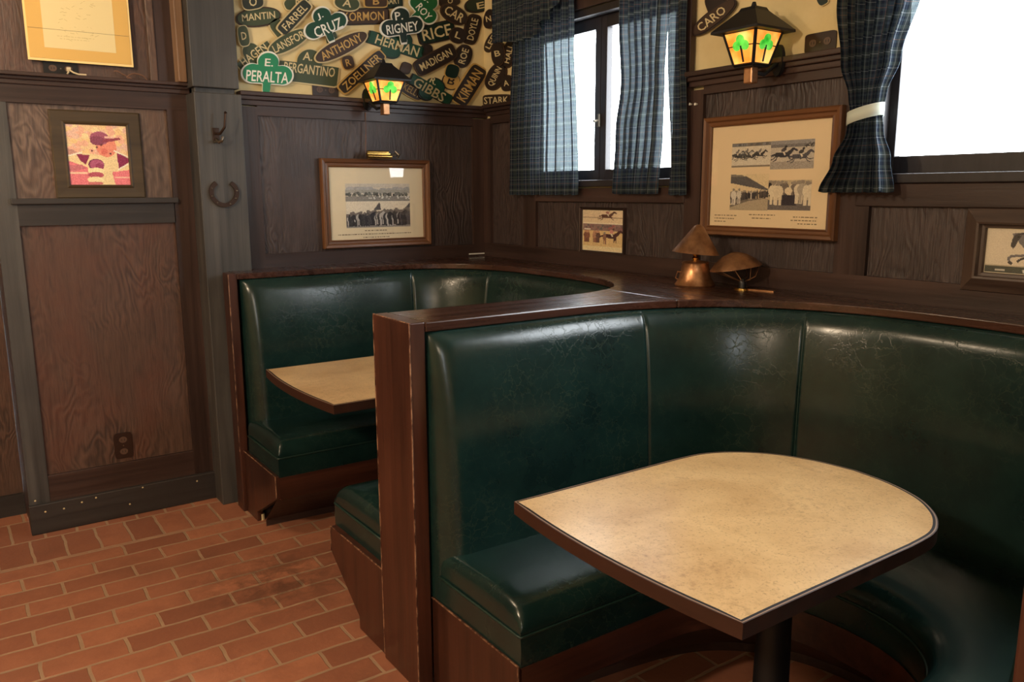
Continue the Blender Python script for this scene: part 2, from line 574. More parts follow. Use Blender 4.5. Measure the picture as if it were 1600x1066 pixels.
def window(name, w, sashes, glz, casing, label):
    y0, y1, z0, z1 = w
    g = G()
    xa, xb = XW-.02, XW+.10
    g.box((xa, y0, z0), (xb, y0+.03, z1)).box((xa, y1-.03, z0), (xb, y1, z1)).box((xa, y0+.03, z1-.03), (xb, y1-.03, z1)).box((xa-.02, y0, z0-.008), (xb, y1, z0+.022), .003)
    o = struct(g.out(name, M['window']), label)
    for (ya, yb2) in sashes:
        s = G()
        st = .04
        s.box((XW+.035, ya-.0, z0+.022), (XW+.07, ya+st, z1-.03), .003).box((XW+.035, yb2-st, z0+.022), (XW+.07, yb2, z1-.03), .003)
        s.box((XW+.036, ya+st, z0+.022), (XW+.069, yb2-st, glz[0]), .003).box((XW+.036, ya+st, glz[1]), (XW+.069, yb2-st, z1-.03), .003)
        so = s.out('window_sash', M['window'], o)
        G().box((XW+.05, ya+st-.003, glz[0]-.003), (XW+.054, yb2-st+.003, glz[1]+.003)).out('pane', M['glass'], so)
    c = G()
    for (a, b) in casing:
        c.box(a, b, .003)
    c.out('casing', M['frameZ'], o)
    return o


w1o = window('window_1', W1, ((2.5, 3.025), (3.028, 3.555)), (1.602, 2.245),
             (((XW-.03, 2.405, 1.53), (XW-.001, 2.465, 2.42)), ((XW-.03, 3.59, 1.53), (XW-.001, 3.63, 2.42)), ((XW-.03, 2.47, 2.335), (XW-.001, 3.585, 2.42))),
             'small twin casement window between plaid curtains')
G().box((XW+.02, 3.018, 1.80), (XW+.034, 3.034, 1.86), .003).tube([(XW+.02, 3.026, 1.83), (XW-.005, 3.026, 1.825)], .006).out('window_latch', M['steel'], w1o)
w2o = window('window_2', W2, ((.33, 1.583),), (1.61, 2.40),
             (((XW-.022, 1.602, 1.53), (XW-.001, 1.634, 2.45)),), 'large bright window with single pane by the tied curtain')

# --- partition panel (left) and post
wl = struct(G().box((.19, YP+.012, 0), (1.0, 4.45, CZ)).out('wall_left', M['frameZ']), 'dark oak partition of recessed panels')
G().box((.262, YP+.004, .25), (.91, YP+.013, 1.38)).out('panel', M['panel_red'], wl)
G().box((.262, YP+.004, 1.47), (.9, YP+.013, 1.88)).out('panel', M['panel_up'], wl)
G().box((.19, YP+.004, 1.98), (.875, YP+.013, CZ)).out('panel', M['panel_red'], wl)
G().box((.19, YP-.012, .13), (.272, YP+.013, 1.875)).out('stile', M['post'], wl)
G().box((.897, YP-.012, .13), (1.0, YP+.013, 1.875)).out('stile', M['frameZ'], wl)
g = G().box((.272, YP-.01, .13), (.94, YP+.012, .258), .003)
g.out('rail', M['frameX'], wl)
G().box((.272, YP-.012, 1.365), (.90, YP+.012, 1.455)).box((.25, YP-.03, 1.455), (.915, YP+.012, 1.48), .004).out('rail', M['base'], wl)
G().box((.19, YP-.014, 1.872), (1.0, YP+.012, 1.945)).box((.19, YP-.024, 1.945), (1.0, YP+.012, 1.965), .003).box((.19, YP-.036, 1.964), (1.0, YP+.012, 1.978), .003).box((.19, YP-.06, 1.977), (1.0, YP+.012, 1.992), .003).out('plate_rail', M['frameX'], wl)
G().box((.84, YP-.012, 1.992), (.872, YP+.012, CZ), .004).out('stile', M['panel_up'], wl)
G().box((.872, YP-.004, 1.992), (.96, YP+.012, CZ)).out('stile', M['frameZ'], wl)
G().box((.945, YP-.07, 1.992), (.983, YP+.012, CZ), .006).out('stile', M['worn_lit_edge'], wl)  # trim beside the post, its warm highlight put into the colour
bb = struct(bevelled(G().box((.186, YP-.03, 0), (1.04, YP+.012, .137)).out('baseboard_left', M['base']), .004), 'scuffed dark baseboard under the partition')
g = G()
for (u, v) in ((55, 783), (71, 800), (100, 795), (128, 785), (150, 778), (223, 762), (308, 752), (203, 788)):
    p = sight(u, v, 1, YP-.031)
    g.lathe(p, [(.0045, 0), (.003, .0015)], 6, Matrix.Rotation(math.pi/2, 3, 'X'))
tag(g.out('paint_chip', M['cream'], bb), 'pale chipped specks')
bb.children[0]['kind'] = 'stuff'
rc = struct(G().box((-4.2, 4.36, 0), (.188, 4.44, CZ)).out('wall_recess', M['panel_red']))
G().box((-4.2, 4.335, 0), (.188, 4.36, .1)).out('baseboard', M['base'], rc)

po = struct(bevelled(G().box((.985, 3.895, 0), (1.197, YP+.1, 1.944)).box((.985, 3.905, 1.968), (1.192, YP+.1, CZ)).box((1.0, 3.935, 1.93), (1.18, YP+.1, 1.98)).out('wall_post', M['post']), .004),
            'bluish grey weathered timber post at the end of partition')

# ------------------------------------------------------------------ booths
def curve(cx, cy, a, b, n, x0, k=120):
    """opening line of a booth: straight, superellipse end, straight; resampled by length"""
    pts = [(x0+(cx-x0)*i/10, cy+b) for i in range(10)]
    q = []
    for i in range(401):
        th = math.pi/2*(1-i/400)
        q.append((cx+a*max(math.cos(th), 0)**(2/n), cy+b*max(math.sin(th), 0)**(2/n)))
    pts += q
    pts += [(x, 2*cy-y) for x, y in reversed(pts[:-1])]
    L = [0]
    for p, r in zip(pts, pts[1:]):
        L.append(L[-1]+math.hypot(r[0]-p[0], r[1]-p[1]))
    out, j = [], 0
    for i in range(k+1):
        s = L[-1]*i/k
        while j < len(L)-2 and L[j+1] < s:
            j += 1
        f = (s-L[j])/max(L[j+1]-L[j], 1e-9)
        out.append(Vector((pts[j][0]*(1-f)+pts[j+1][0]*f, pts[j][1]*(1-f)+pts[j+1][1]*f, 0)))
    return out, L[-1]


def inward(pts, i):
    a, b = pts[max(i-1, 0)], pts[min(i+1, len(pts)-1)]
    d = (b-a).normalized()
    return Vector((d.y, -d.x, 0))           # path runs clockwise (seen from above) so inside is on its right


def quarter(t):
    t = min(max(t, 0), 1)
    return math.sqrt(max(0, 1-(1-t)**2))


class Booth:
    def __init__(self, cx, cy, a, b, n, x0):
        self.p = (cx, cy, a, b, n, x0)
        self.K = 240
        self.path, self.len = curve(cx, cy, a, b, n, x0, self.K)

    def at(self, s):
        f = min(max(s/self.len*self.K, 0), self.K-1e-6)
        i = int(f)
        w = f-i
        P = self.path[i].lerp(self.path[i+1], w)
        N = inward(self.path, i).lerp(inward(self.path, i+1), w).normalized()
        return P, N

    def backrest(self, root, cuts):
        ZT, ZB = LZ-.026, .302
        zs = [ZT - (ZT-ZB)*((i/26)**1.7) for i in range(27)]
        cuts = [0]+cuts+[self.len]
        for k in range(len(cuts)-1):
            s0, s1 = cuts[k], cuts[k+1]
            fs = [0, .002, .005, .009, .015, .022, .032, .045, .058, .072]
            fs = fs + [.072+(s1-s0-.144)*i/22 for i in range(1, 22)] + [s1-s0-f for f in reversed(fs)]
            v, f, nz = [], [], len(zs)
            for ds in fs:
                s = s0+ds
                P, N = self.at(s)
                e = 1.0
                for lim, dist in ((k == 0, ds), (k == len(cuts)-2, s1-s)):
                    if lim:
                        e *= quarter(dist/.07)
                seam = 0
                if k > 0:
                    seam += math.exp(-(ds/.005)**2)
                if k < len(cuts)-2:
                    seam += math.exp(-((s1-s)/.005)**2)
                for z in zs:
                    dd = ZT-z
                    d = (.034*quarter(dd/.06)+.030*(1-(1-min(1, dd/.32))**2)+.002)*(.25+.75*e) - .018*(1-e)
                    d += .042*(dd/.7)**1.3*(.4+.6*e)
                    d += .006*math.sin(math.pi*min(1, (s-s0)/(s1-s0)))*quarter(dd/.1)
                    d -= .0045*seam*quarter(dd/.05)
                    q = P+N*(d-.012)
                    v.append((q.x, q.y, z))
            for i in range(len(fs)-1):
                for j in range(nz-1):
                    f.append((i*nz+j, i*nz+j+1, (i+1)*nz+j+1, (i+1)*nz+j))
            for i, sgn in ((0, -1), (len(fs)-1, 1)):     # close free ends back towards the frame
                if (i == 0 and k == 0) or (i and k == len(cuts)-2):
                    P, N = self.at(s0+fs[i])
                    base = len(v)
                    for z in zs:
                        q = P-N*.03
                        v.append((q.x, q.y, z))
                    for j in range(nz-1):
                        a, b = i*nz+j, i*nz+j+1
                        f.append((base+j, base+j+1, b, a) if sgn < 0 else (a, b, base+j+1, base+j))
            mk('backrest', v, f, M['leather'], root, smooth='all')
            if k:                                        # stitched welt on the seam
                pts = []
                P, N = self.at(s0)
                for z in zs[1:]:
                    dd = ZT-z
                    d = .034*quarter(dd/.06)+.030*(1-(1-min(1, dd/.32))**2)+.002+.042*(dd/.7)**1.3-.0052
                    q = P+N*(d-.012)
                    pts.append((q.x, q.y, z))
                G().tube(pts, .0018, 6).out('seam_welt', M['welt'], root, smooth='all')

    def seat(self, root, din, x0s, depth_end):
        """upholstered U-shaped cushion, apron and kick board"""
        cx, cy, a, b, n, x0 = self.p
        K = 150
        outer, _ = curve(cx, cy, a-.03, b-.03, n, x0s, K)
        inner, L = curve(cx+.02, cy, a-depth_end, b-din, 2.3, x0s, K)
        prof = [(0, .452), (.25, .458), (.55, .462), (.8, .459), (.9, .452), (.955, .44), (.985, .42), (1.0, .397), (1.0, .386), (.99, .383), (.99, .379), (1.0, .376), (1.006, .34), (1.0, .296), (.9, .292)]
        v, f, np_ = [], [], len(prof)
        es = [0, .004, .01, .018, .028, .04]
        cols = []
        for i in range(K+1):
            cols.append((outer[i], inner[i], 1.0))
        # crowd extra columns at both ends for the rounded upholstery
        d0 = (outer[1]-outer[0]).length
        def endcols(i0, i1):
            r = []
            O, I = outer[i0], inner[i0]
            dO = Vector((1, 0, 0))
            for e in es:
                r.append((O+dO*e, I+dO*e, quarter(e/.04)))
            return r
        first = endcols(0, 1)
        last = endcols(K, K-1)
        k0 = next(i for i in range(K) if outer[i].x > x0s+.05 and inner[i].x > x0s+.05)
        cols = first + cols[k0:K+1-k0] + last[::-1]
        for O, I, e in cols:
            for w, z in prof:
                p = O.lerp(I, w)
                zz = z-(1-e)*max(0, (z-.397))*.75 if z > .397 else z
                if e < 1 and z > .397:
                    p = p+Vector((.004*(1-e), 0, 0))
                v.append((p.x, p.y, zz))
        n_ = len(cols)
        for i in range(n_-1):
            for j in range(np_-1):
                f.append((i*np_+j, (i+1)*np_+j, (i+1)*np_+j+1, i*np_+j+1))
        for i in (0, n_-1):                              # end faces
            base = len(v)
            O, I, e = cols[i]
            v.append((O.x, O.y, .292))
            ring = [i*np_+j for j in range(np_)]+[base]
            f.append(tuple(ring) if i == 0 else tuple(ring[::-1]))
        mk('seat_cushion', v, f, M['leather'], root, smooth=50)
        # piping round the cushion at the seam
        pts = []
        O, I, e = cols[0]
        for w in (0.02, .25, .5, .75, .97):
            p = O.lerp(I, w)
            pts.append((p.x-.0015, p.y, .381))
        for O, I, e in cols[::2]:
            p = O.lerp(I, 1.0)
            pts.append((p.x, p.y, .381))
        O, I, e = cols[-1]
        for w in (.97, .75, .5, .25, .02):
            p = O.lerp(I, w)
            pts.append((p.x-.0015, p.y, .381))
        G().tube(pts, .004, 6).out('piping', M['welt'], root, smooth='all')
        # apron board and sloping kick board below
        v, f = [], []
        ka = [(I, (O-I).normalized(), (O-I).length) for O, I, e in cols]
        for I, N, w in ka:
            for (d, z) in ((-.004, .296), (-.004, .198), (.026, .198), (.026, .296)):
                p = I+N*d
                v.append((p.x, p.y, z))
        for i in range(len(ka)-1):
            for j in range(4):
                k2 = (j+1) % 4
                f.append((i*4+j, i*4+k2, (i+1)*4+k2, (i+1)*4+j))
        mk('apron_board', v, f, M['boothX'], root, smooth=45)
        v, f = [], []
        for I, N, w in ka:
            for (d, z) in ((.03, .198), (.22, .03), (.22, 0)):
                p = I+N*d
                v.append((p.x, p.y, z))
        for i in range(len(ka)-1):
            for j in range(2):
                f.append((i*3+j, i*3+j+1, (i+1)*3+j+1, (i+1)*3+j))
        mk('kick_board', v, f, M['frameX'], root, smooth=45)

    def wing(self, root, x, yb, yf, toe, name='end_panel'):
        s = 1 if yf > yb else -1
        poly = [(x, yb, 0), (x, yb, .30), (x, yf, .30), (x, yf, .20), (x, toe, .045), (x, toe, 0)]
        o = G().prism(poly, (.03, 0, 0)).out(name, M['boothZ'], root)
        e = .0018*s  # worn edge strips with a painted bevel highlight
        G().prism([(x-.0012, yb, .2985), (x-.0012, yf+e, .2985), (x-.0012, yf+e, .3012), (x-.0012, yb, .3012)], (.004, 0, 0)).prism([(x-.0012, yf-e, .205), (x-.0012, yf+e, .205), (x-.0012, yf+e, .2985), (x-.0012, yf-e, .2985)], (.004, 0, 0)).out('worn_lit_edge', M['chipped'], o)
        return bevelled(o, .003)


B1 = Booth(1.60, 1.193, .80, .808, 2.4, 1.098)
B2 = Booth(1.60, 2.995, .70, .755, 3.0, 1.096)


def rev(b, s):
    return b.len-s


r1 = thing('corner_booth', 'green leather U-shaped booth around the nearer table, under the big bright window', 'booth', (1.1, B1.p[1], 0))
s1, s2 = .80, 1.36
B1.backrest(r1, [s1, s2, B1.len-s2, B1.len-s1])
B1.seat(r1, .45, 1.10, .47)
B1.wing(r1, 1.0935, 2.0015, 1.555, 1.80)
B1.wing(r1, 1.0935, .407, .84, .6)
r2 = thing('corner_booth', 'green leather U-shaped booth in the corner, beside the grey post', 'booth', (1.09, B2.p[1], 0))
B2.backrest(r2, [.86, 1.30, B2.len-1.30, B2.len-.86])
B2.seat(r2, .45, 1.075, .47)
B2.wing(r2, 1.06, 3.7505, 3.31, 3.60)
B2.wing(r2, 1.052, 2.2395, 2.685, 2.455)
G().tube([(1.085, 3.61, 0), (1.085, 3.61, .03)], .012, 10).out('foot', M['cream'], r2)


# dividers: end board, core and wooden cap
def cap_outline(x1, lo, hi, x0=1.043, k=40):
    """between the opening of booth lo (its far side) and booth hi (its near side)"""
    out = [(x0, lo.p[1]+lo.p[3])]
    def y_of(b, x, sgn):
        cx, cy, a, bb_, n, _ = b.p
        t = max(0, (x-cx)/a)
        return cy+sgn*bb_*(max(0, 1-t**n))**(1/n)
    xs = [x0+(x1-x0)*i/k for i in range(k+1)]
    A = [(x, y_of(lo, x, 1)) for x in xs]
    C = [(x, y_of(hi, x, -1)) for x in xs]
    return A+C[::-1]


XJ = 2.02
d1 = thing('booth_divider', 'mahogany divider wall between the two green booths', 'divider', (1.045, 2.126, 0))
bevelled(G().box((1.043, 2.003, 0), (1.092, 2.238, LZ+.004)).out('end_board', M['boothZ'], d1), .004)
for (yy, tt) in ((2.003, .003), (2.2355, .0025)):  # pale strips: worn corners with the bevel highlight painted in
    tag(G().box((1.0415, yy-.0008, .02), (1.0445, yy+tt, LZ+.002)).out('worn_lit_edge', M['chipped'], d1), 'pale worn corner with painted highlight')
tag(G().box((1.0418, 2.003, LZ+.0025), (1.046, 2.238, LZ+.0048)).out('worn_lit_edge', M['chipped'], d1), 'pale worn corner with painted highlight')
d2 = thing('booth_divider', 'narrow mahogany end board of the far booth against the grey post', 'divider', (1.045, 3.82, 0))
bevelled(G().box((1.043, 3.752, 0), (1.082, 3.845, LZ+.003)).out('end_board', M['boothZ'], d2), .004)
bevelled(G().box((1.062, 3.845, 0), (1.082, 3.89, LZ-.028)).out('filler_board', M['frameZ'], d2), .003)
tag(G().box((1.0415, 3.7512, .3), (1.0442, 3.7545, LZ+.001)).out('worn_lit_edge', M['chipped'], d2), 'pale worn corner with painted highlight')
d3 = thing('booth_divider', 'mahogany divider board closest to the camera, at the near end of the nearer booth', 'divider', (1.045, .35, 0))
bevelled(G().box((1.043, .19, 0), (1.092, .405, LZ+.004)).out('end_board', M['boothZ'], d3), .004)

# ledge behind the backrests
def side(b, xmin):
    cx, cy, a, bb_, n, x0 = b.p
    P = [(p.x, p.y) for p in b.path]
    return [q for q in P if q[0] >= xmin]


o1 = side(B1, XJ)
o2 = side(B2, XJ)
full1 = [(p.x, p.y) for p in B1.path]
full2 = [(p.x, p.y) for p in B2.path]
poly = [(1.0925, .19), (XW-.022, .19), (XW-.022, YW-.024), (1.2, YW-.024), (1.2, 3.893), (1.0825, 3.893)]
poly += [(1.0825, B2.p[1]+B2.p[3])] + [q for i, q in enumerate(full2) if q[1] > B2.p[1] or q[0] >= XJ]
# joint with divider cap at x = XJ
poly += [q for i, q in enumerate(full1) if q[1] < B1.p[1] or q[0] >= XJ] + [(1.0925, B1.p[1]-B1.p[3])]
lg = G().prism([(x, y, LZ-.025) for x, y in poly[::-1]], (0, 0, .027))
lo = lg.out('booth_ledge', M['ledge'], loc=(XW-.1, 2.1, LZ))
bevelled(G().prism([(x, y, LZ-.0255) for x, y in cap_outline(XJ-.001, B1, B2, 1.0925)], (0, 0, .0285)).out('divider_cap', M['cap'], lo), .004)
tag(bevelled(lo, .004), 'dark varnished wooden ledge filling the space between booth backs and walls', 'ledge')


# ------------------------------------------------------------------ tables
def catmull(P, k=8):
    out = []
    for i in range(len(P)-1):
        p0, p1, p2, p3 = P[max(i-1, 0)], P[i], P[i+1], P[min(i+2, len(P)-1)]
        for j in range(k):
            t = j/k
            out.append(tuple(.5*(2*p1[q]+(p2[q]-p0[q])*t+(2*p0[q]-5*p1[q]+4*p2[q]-p3[q])*t*t+(3*p1[q]-p0[q]-3*p2[q]+p3[q])*t**3) for q in (0, 1)))
    out.append(tuple(P[-1]))
    return out


def table(label, x0, cy, ztop, sx, sy):
    half = [(1.66, .357), (1.755, .350), (1.822, .326), (1.885, .283), (1.945, .212), (1.987, .11), (2.004, 0)]
    a = catmull(half, 6)
    ring = [(1.101, .357)] + [(1.101+(1.66-1.101)*i/6, .357) for i in range(1, 6)] + a + [(x, -y) for x, y in a[::-1][1:]] + [(1.66-(1.66-1.101)*i/6, -.357) for i in range(1, 7)]
    left = [(1.101-.028*(1-(2*i/12-1)**2), -.357+.714*i/12) for i in range(1, 12)]
    ring = ring+left
    P = [(x0+(x-1.071)*sx, cy+y*sy) for x, y in ring]
    n = len(P)
    cxm, cym = sum(p[0] for p in P)/n, cy
    def inset(d):
        o = []
        for i in range(n):
            p, q = Vector(P[i-1]), Vector(P[(i+1) % n])
            tg = (q-p).normalized()
            nn = Vector((tg.y, -tg.x))
            o.append((P[i][0]+nn.x*d, P[i][1]+nn.y*d))
        return o
    # outline runs clockwise: right-hand normal points inwards
    root = thing('booth_table', label, 'table', (cxm, cym, 0))
    T = .034
    def slab(name, outline, z0, z1, mat):
        return G().prism([(x, y, z0) for x, y in outline[::-1]], (0, 0, z1-z0)).out(name, mat, root, smooth=30)
    slab('tabletop', inset(.0115), ztop-.012, ztop, M['laminate'])
    def band(name, d0, d1, z0, z1, mat):
        A, Bq = inset(d0), inset(d1)
        v = [(x, y, z1) for x, y in A]+[(x, y, z1) for x, y in Bq]+[(x, y, z0) for x, y in A]+[(x, y, z0) for x, y in Bq]
        f = []
        for i in range(n):
            j = (i+1) % n
            f += [(i, n+i, n+j, j), (2*n+i, i, j, 2*n+j), (n+i, 3*n+i, 3*n+j, n+j), (3*n+i, 2*n+i, 2*n+j, 3*n+j)]
        return mk(name, v, f, mat, root, smooth=30)
    band('edging', 0, .0025, ztop-T, ztop-.001, M['edge'])
    band('edge_line', .0025, .0055, ztop-T+.004, ztop-.0004, M['edge_pale'])
    band('edge_line', .0055, .0115, ztop-T+.004, ztop-.0001, M['inlay'])
    slab('underside', inset(.0118), ztop-T+.004, ztop-.0125, M['inlay'])
    G().lathe((cxm-.03, cy, 0), [(.30, 0), (.30, .012), (.27, .024), (.06, .045), (.048, .06), (.044, .4), (.044, ztop-T-.03), (.07, ztop-T-.02), (.16, ztop-T-.006), (.16, ztop-T+.003)], 32).out('pedestal', M['iron'], root, smooth=40)
    return root


tb1 = table('tan laminate table with rounded end, in full view in the nearer booth', 1.071, 1.222, .74, 1.0, 1.0)
tb2 = table('tan laminate table partly hidden behind the mahogany divider, in the corner booth', 1.048, 3.035, .755, 1.0, 1.035)

# ------------------------------------------------------------------ prints
class Canvas:
    def __init__(self, w, h, c):
        self.w, self.h = w, h
        self.d = [[tuple(c)]*w for _ in range(h)]

    def put(self, x, y, c):
        if 0 <= x < self.w and 0 <= y < self.h:
            self.d[y][x] = c

    def poly(self, pts, c):
        pts = [(x*self.w, y*self.h) for x, y in pts]
        ys = [p[1] for p in pts]
        for y in range(max(0, int(min(ys))), min(self.h, int(max(ys))+2)):
            yc = y+.5
            xs = []
            for (xa, ya), (xb, yb) in zip(pts, pts[1:]+pts[:1]):
                if (ya <= yc) != (yb <= yc):
                    xs.append(xa+(yc-ya)/(yb-ya)*(xb-xa))
            xs.sort()
            for a, b in zip(xs[::2], xs[1::2]):
                for x in range(max(0, int(a+.5)), min(self.w, int(b+.5))):
                    self.d[y][x] = c

    def rect(self, x0, y0, x1, y1, c):
        self.poly([(x0, y0), (x1, y0), (x1, y1), (x0, y1)], c)

    def ell(self, x, y, rx, ry, c, rot=0):
        self.poly([(x+rx*math.cos(a)*math.cos(rot)-ry*math.sin(a)*math.sin(rot), y+rx*math.cos(a)*math.sin(rot)+ry*math.sin(a)*math.cos(rot)) for a in (i*math.pi/10 for i in range(20))], c)

    def line(self, pts, w, c):
        asp = self.w/self.h
        for (xa, ya), (xb, yb) in zip(pts, pts[1:]):
            dx, dy = xb-xa, (yb-ya)/asp
            L = math.hypot(dx, dy) or 1
            nx, ny = -dy/L*w/2, dx/L*w/2*asp
            self.poly([(xa+nx, ya+ny), (xb+nx, yb+ny), (xb-nx, yb-ny), (xa-nx, ya-ny)], c)

    def grain(self, amp, box=(0, 0, 1, 1), seed=1):
        r = random.Random(seed)
        for y in range(int(box[1]*self.h), int(box[3]*self.h)):
            for x in range(int(box[0]*self.w), int(box[2]*self.w)):
                k = r.uniform(-amp, amp)
                self.d[y][x] = tuple(min(255, max(0, q+k)) for q in self.d[y][x])

    def person(self, x, yb, h, c, head=(150, 140, 125)):
        self.ell(x, yb-h*.58, h*.15, h*.26, c)
        self.rect(x-h*.10, yb-h*.45, x-h*.015, yb, c)
        self.rect(x+h*.015, yb-h*.45, x+h*.10, yb, c)
        self.ell(x, yb-h*.9, h*.07, h*.09, head)

    def horse(self, x, y, s, c, rider=None, legs='run', fl=1):
        X = lambda a: x+fl*a*s
        Y = lambda b: y+b*s*self.w/self.h
        q = lambda *pts: [(X(a), Y(b)) for a, b in pts]
        self.poly(q((-.50, -.02), (-.45, -.16), (-.2, -.19), (.1, -.17), (.3, -.22), (.38, -.06), (.3, .08), (0, .12), (-.3, .08), (-.46, .06)), c)
        self.poly(q((.16, -.16), (.48, -.42), (.58, -.44), (.60, -.34), (.40, -.04)), c)
        self.poly(q((.48, -.44), (.60, -.46), (.80, -.28), (.76, -.21), (.58, -.30)), c)
        self.poly(q((-.48, -.12), (-.72, -.02), (-.66, .06), (-.48, .0)), c)
        w = .055*s
        if legs == 'run':
            for L in ([(.3, .02), (.52, .14), (.70, .10)], [(.26, .04), (.40, .24), (.56, .32)], [(-.38, .02), (-.56, .20), (-.78, .26)], [(-.34, .04), (-.38, .24), (-.58, .36)]):
                self.line(q(*L), w, c)
        else:
            for L in ([(.28, .02), (.30, .42)], [(.2, .04), (.19, .42)], [(-.34, .02), (-.36, .42)], [(-.42, .02), (-.44, .42)]):
                self.line(q(*L), w, c)
        if rider:
            self.ell(X(.02), Y(-.34), .13*s, .14*s*self.w/self.h, rider, .5*fl)
            self.ell(X(.14), Y(-.52), .065*s, .07*s*self.w/self.h, tuple(k*.5 for k in rider))
            self.line(q((0, -.22), (.10, -.02)), .08*s, (225, 215, 195))

    def mesh(self, name, o, ux, uz, parent):
        """o lower left corner, ux / uz edge vectors"""
        o, ux, uz = Vector(o), Vector(ux), Vector(uz)
        w, h = self.w, self.h
        v = [o+ux*(i/w)+uz*(1-j/h) for j in range(h+1) for i in range(w+1)]
        f = [(j*(w+1)+i, (j+1)*(w+1)+i, (j+1)*(w+1)+i+1, j*(w+1)+i+1) for j in range(h) for i in range(w)]
        ob = mk(name, v, f, M['print'], parent)
        at = ob.data.color_attributes.new('print', 'FLOAT_COLOR', 'CORNER')
        buf = []
        for j in range(h):
            for i in range(w):
                c = self.d[j][i]
                buf += [lin(c[0]), lin(c[1]), lin(c[2]), 1]*4
        at.data.foreach_set('color', buf)
        return ob


def frame_mesh(parent, o, ux, uz, nrm, wid, depth, pic, prof=None):
    """mitred moulding around the rectangle o, ux, uz (outer size); nrm points to the room"""
    o, ux, uz, nrm = Vector(o), Vector(ux), Vector(uz), Vector(nrm)
    ex, ez = ux.normalized(), uz.normalized()
    lx, lz = ux.length, uz.length
    prof = prof or [(0, 0), (0, depth*.8), (wid*.12, depth), (wid*.4, depth*.9), (wid*.55, depth*.62), (wid*.8, depth*.58), (wid*.9, depth*.7), (wid, depth*.6), (wid, .002)]
    n = len(prof)
    sides = {'X': ([], []), 'Z': ([], [])}
    def corner(cx, cz):
        return [o+ex*(d if cx == 0 else lx-d)+ez*(d if cz == 0 else lz-d)+nrm*h for d, h in prof]
    cs = [corner(0, 0), corner(1, 0), corner(1, 1), corner(0, 1)]
    for k, ax in enumerate('XZXZ'):
        a, b = cs[k], cs[(k+1) % 4]
        v, f = sides[ax]
        base = len(v)
        v += a+b
        f += [(base+i, base+n+i, base+n+i+1, base+i+1) for i in range(n-1)]
    hz = 'X' if abs(ex.x) > .5 else 'Y'
    v = sides['X'][0]+sides['Z'][0]
    k = len(sides['X'][0])
    f = sides['X'][1]+[tuple(i+k for i in q) for q in sides['Z'][1]]
    fm = [0]*len(sides['X'][1])+[1]*len(sides['Z'][1])
    return mk('frame', v, f, None, parent, mats=[M[pic+hz], M[pic+'Z']], fmat=fm)


def card(name, parent, o, ux, uz, nrm, th, mat):
    o, ux, uz, nrm = Vector(o), Vector(ux), Vector(uz), Vector(nrm)
    return G().prism([o, o+ux, o+ux+uz, o+uz], nrm*th).out(name, mat, parent)


def scribble(name, parent, pts_list, o, ex, ez, nrm, r, mat):
    o, ex, ez, nrm = Vector(o), Vector(ex).normalized(), Vector(ez).normalized(), Vector(nrm)
    g = G()
    for (a, b, c, d) in pts_list:
        g.prism([o+ex*a+ez*b-ez*r, o+ex*c+ez*d-ez*r, o+ex*c+ez*d+ez*r, o+ex*a+ez*b+ez*r], nrm*.0004)
    o_ = g.out(name, mat, parent)
    o_['kind'] = 'stuff'
    return o_


def caption(rows, seed):
    r = random.Random(seed)
    out = []
    for (x0, x1, z) in rows:
        x = x0
        while x < x1:
            w = r.uniform(.004, .016)
            out.append((x, z, min(x+w, x1), z))
            x += w+r.uniform(.003, .006)
    return out


BK = Vector((0, -1, 0))     # towards room from back wall
RK = Vector((-1, 0, 0))     # towards room from window wall

# -- picture on plaque wall
y = YW-.005
pa = thing('framed_picture', 'oak framed black and white crowd photograph on the wainscot under the small lantern', 'picture', (1.9, y, 1.21), 'framed pictures on the walls')
o = (1.588, y, 1.216)
frame_mesh(pa, o, (.620, 0, 0), (0, 0, .452), BK, .042, .03, 'pic')
card('mat_board', pa, (1.62, y-.004, 1.25), (.556, 0, 0), (0, 0, .384), BK, .005, M['mat'])
cv = Canvas(110, 70, (222, 214, 196))
cv.rect(0, 0, 1, .08, (210, 204, 190))
for i in range(40):
    x = rnd.random()
    cv.ell(x, .16+rnd.uniform(-.05, .04), .06, .05, (176+rnd.randint(-12, 12),)*3)
cv.rect(0, .14, 1, .22, (168, 166, 158))
for i in range(70):
    x = rnd.random()
    g_ = 60+rnd.randint(0, 70)
    cv.ell(x, .245+rnd.uniform(-.03, .03), .02, .03, (g_, g_+2, g_-4))
cv.rect(0, .285, 1, .40, (142, 140, 134))
for i in range(24):
    cv.ell(.35+.65*rnd.random(), .29+rnd.uniform(0, .06), .014, .014, (225, 225, 218))
cv.rect(0, .40, 1, .75, (232, 224, 204))
cv.poly([(.42, .59), (.52, .42), (.535, .60)], (84, 80, 82))
cv.poly([(.93, .55), (1, .43), (1, .56)], (84, 80, 82))
cv.rect(0, .95, 1, 1, (150, 145, 138))
for i in range(130):
    x = i/130+rnd.uniform(-.02, .02)
    h = .26+.1*x
    k = rnd.choice([(34, 32, 36), (52, 50, 52), (80, 78, 80), (40, 38, 46), (190, 186, 180)])
    cv.person(x, .97-rnd.random()*.05, h+rnd.uniform(-.05, .04), k, (120, 112, 104))
cv.grain(14, seed=3)
cv.mesh('photograph', (1.718, y-.0098, 1.318), (.369, 0, 0), (0, 0, .226), pa)
scribble('caption', pa, caption([(.20, .33, .080), (.05, .47, .062), (.19, .34, .045)], 5), (1.62, y-.0092, 1.222), (1, 0, 0), (0, 0, 1), BK, .0022, M['ink'])
card('glazing', pa, (1.618, y-.0145, 1.248), (.56, 0, 0), (0, 0, .388), BK, .001, M['glass'])

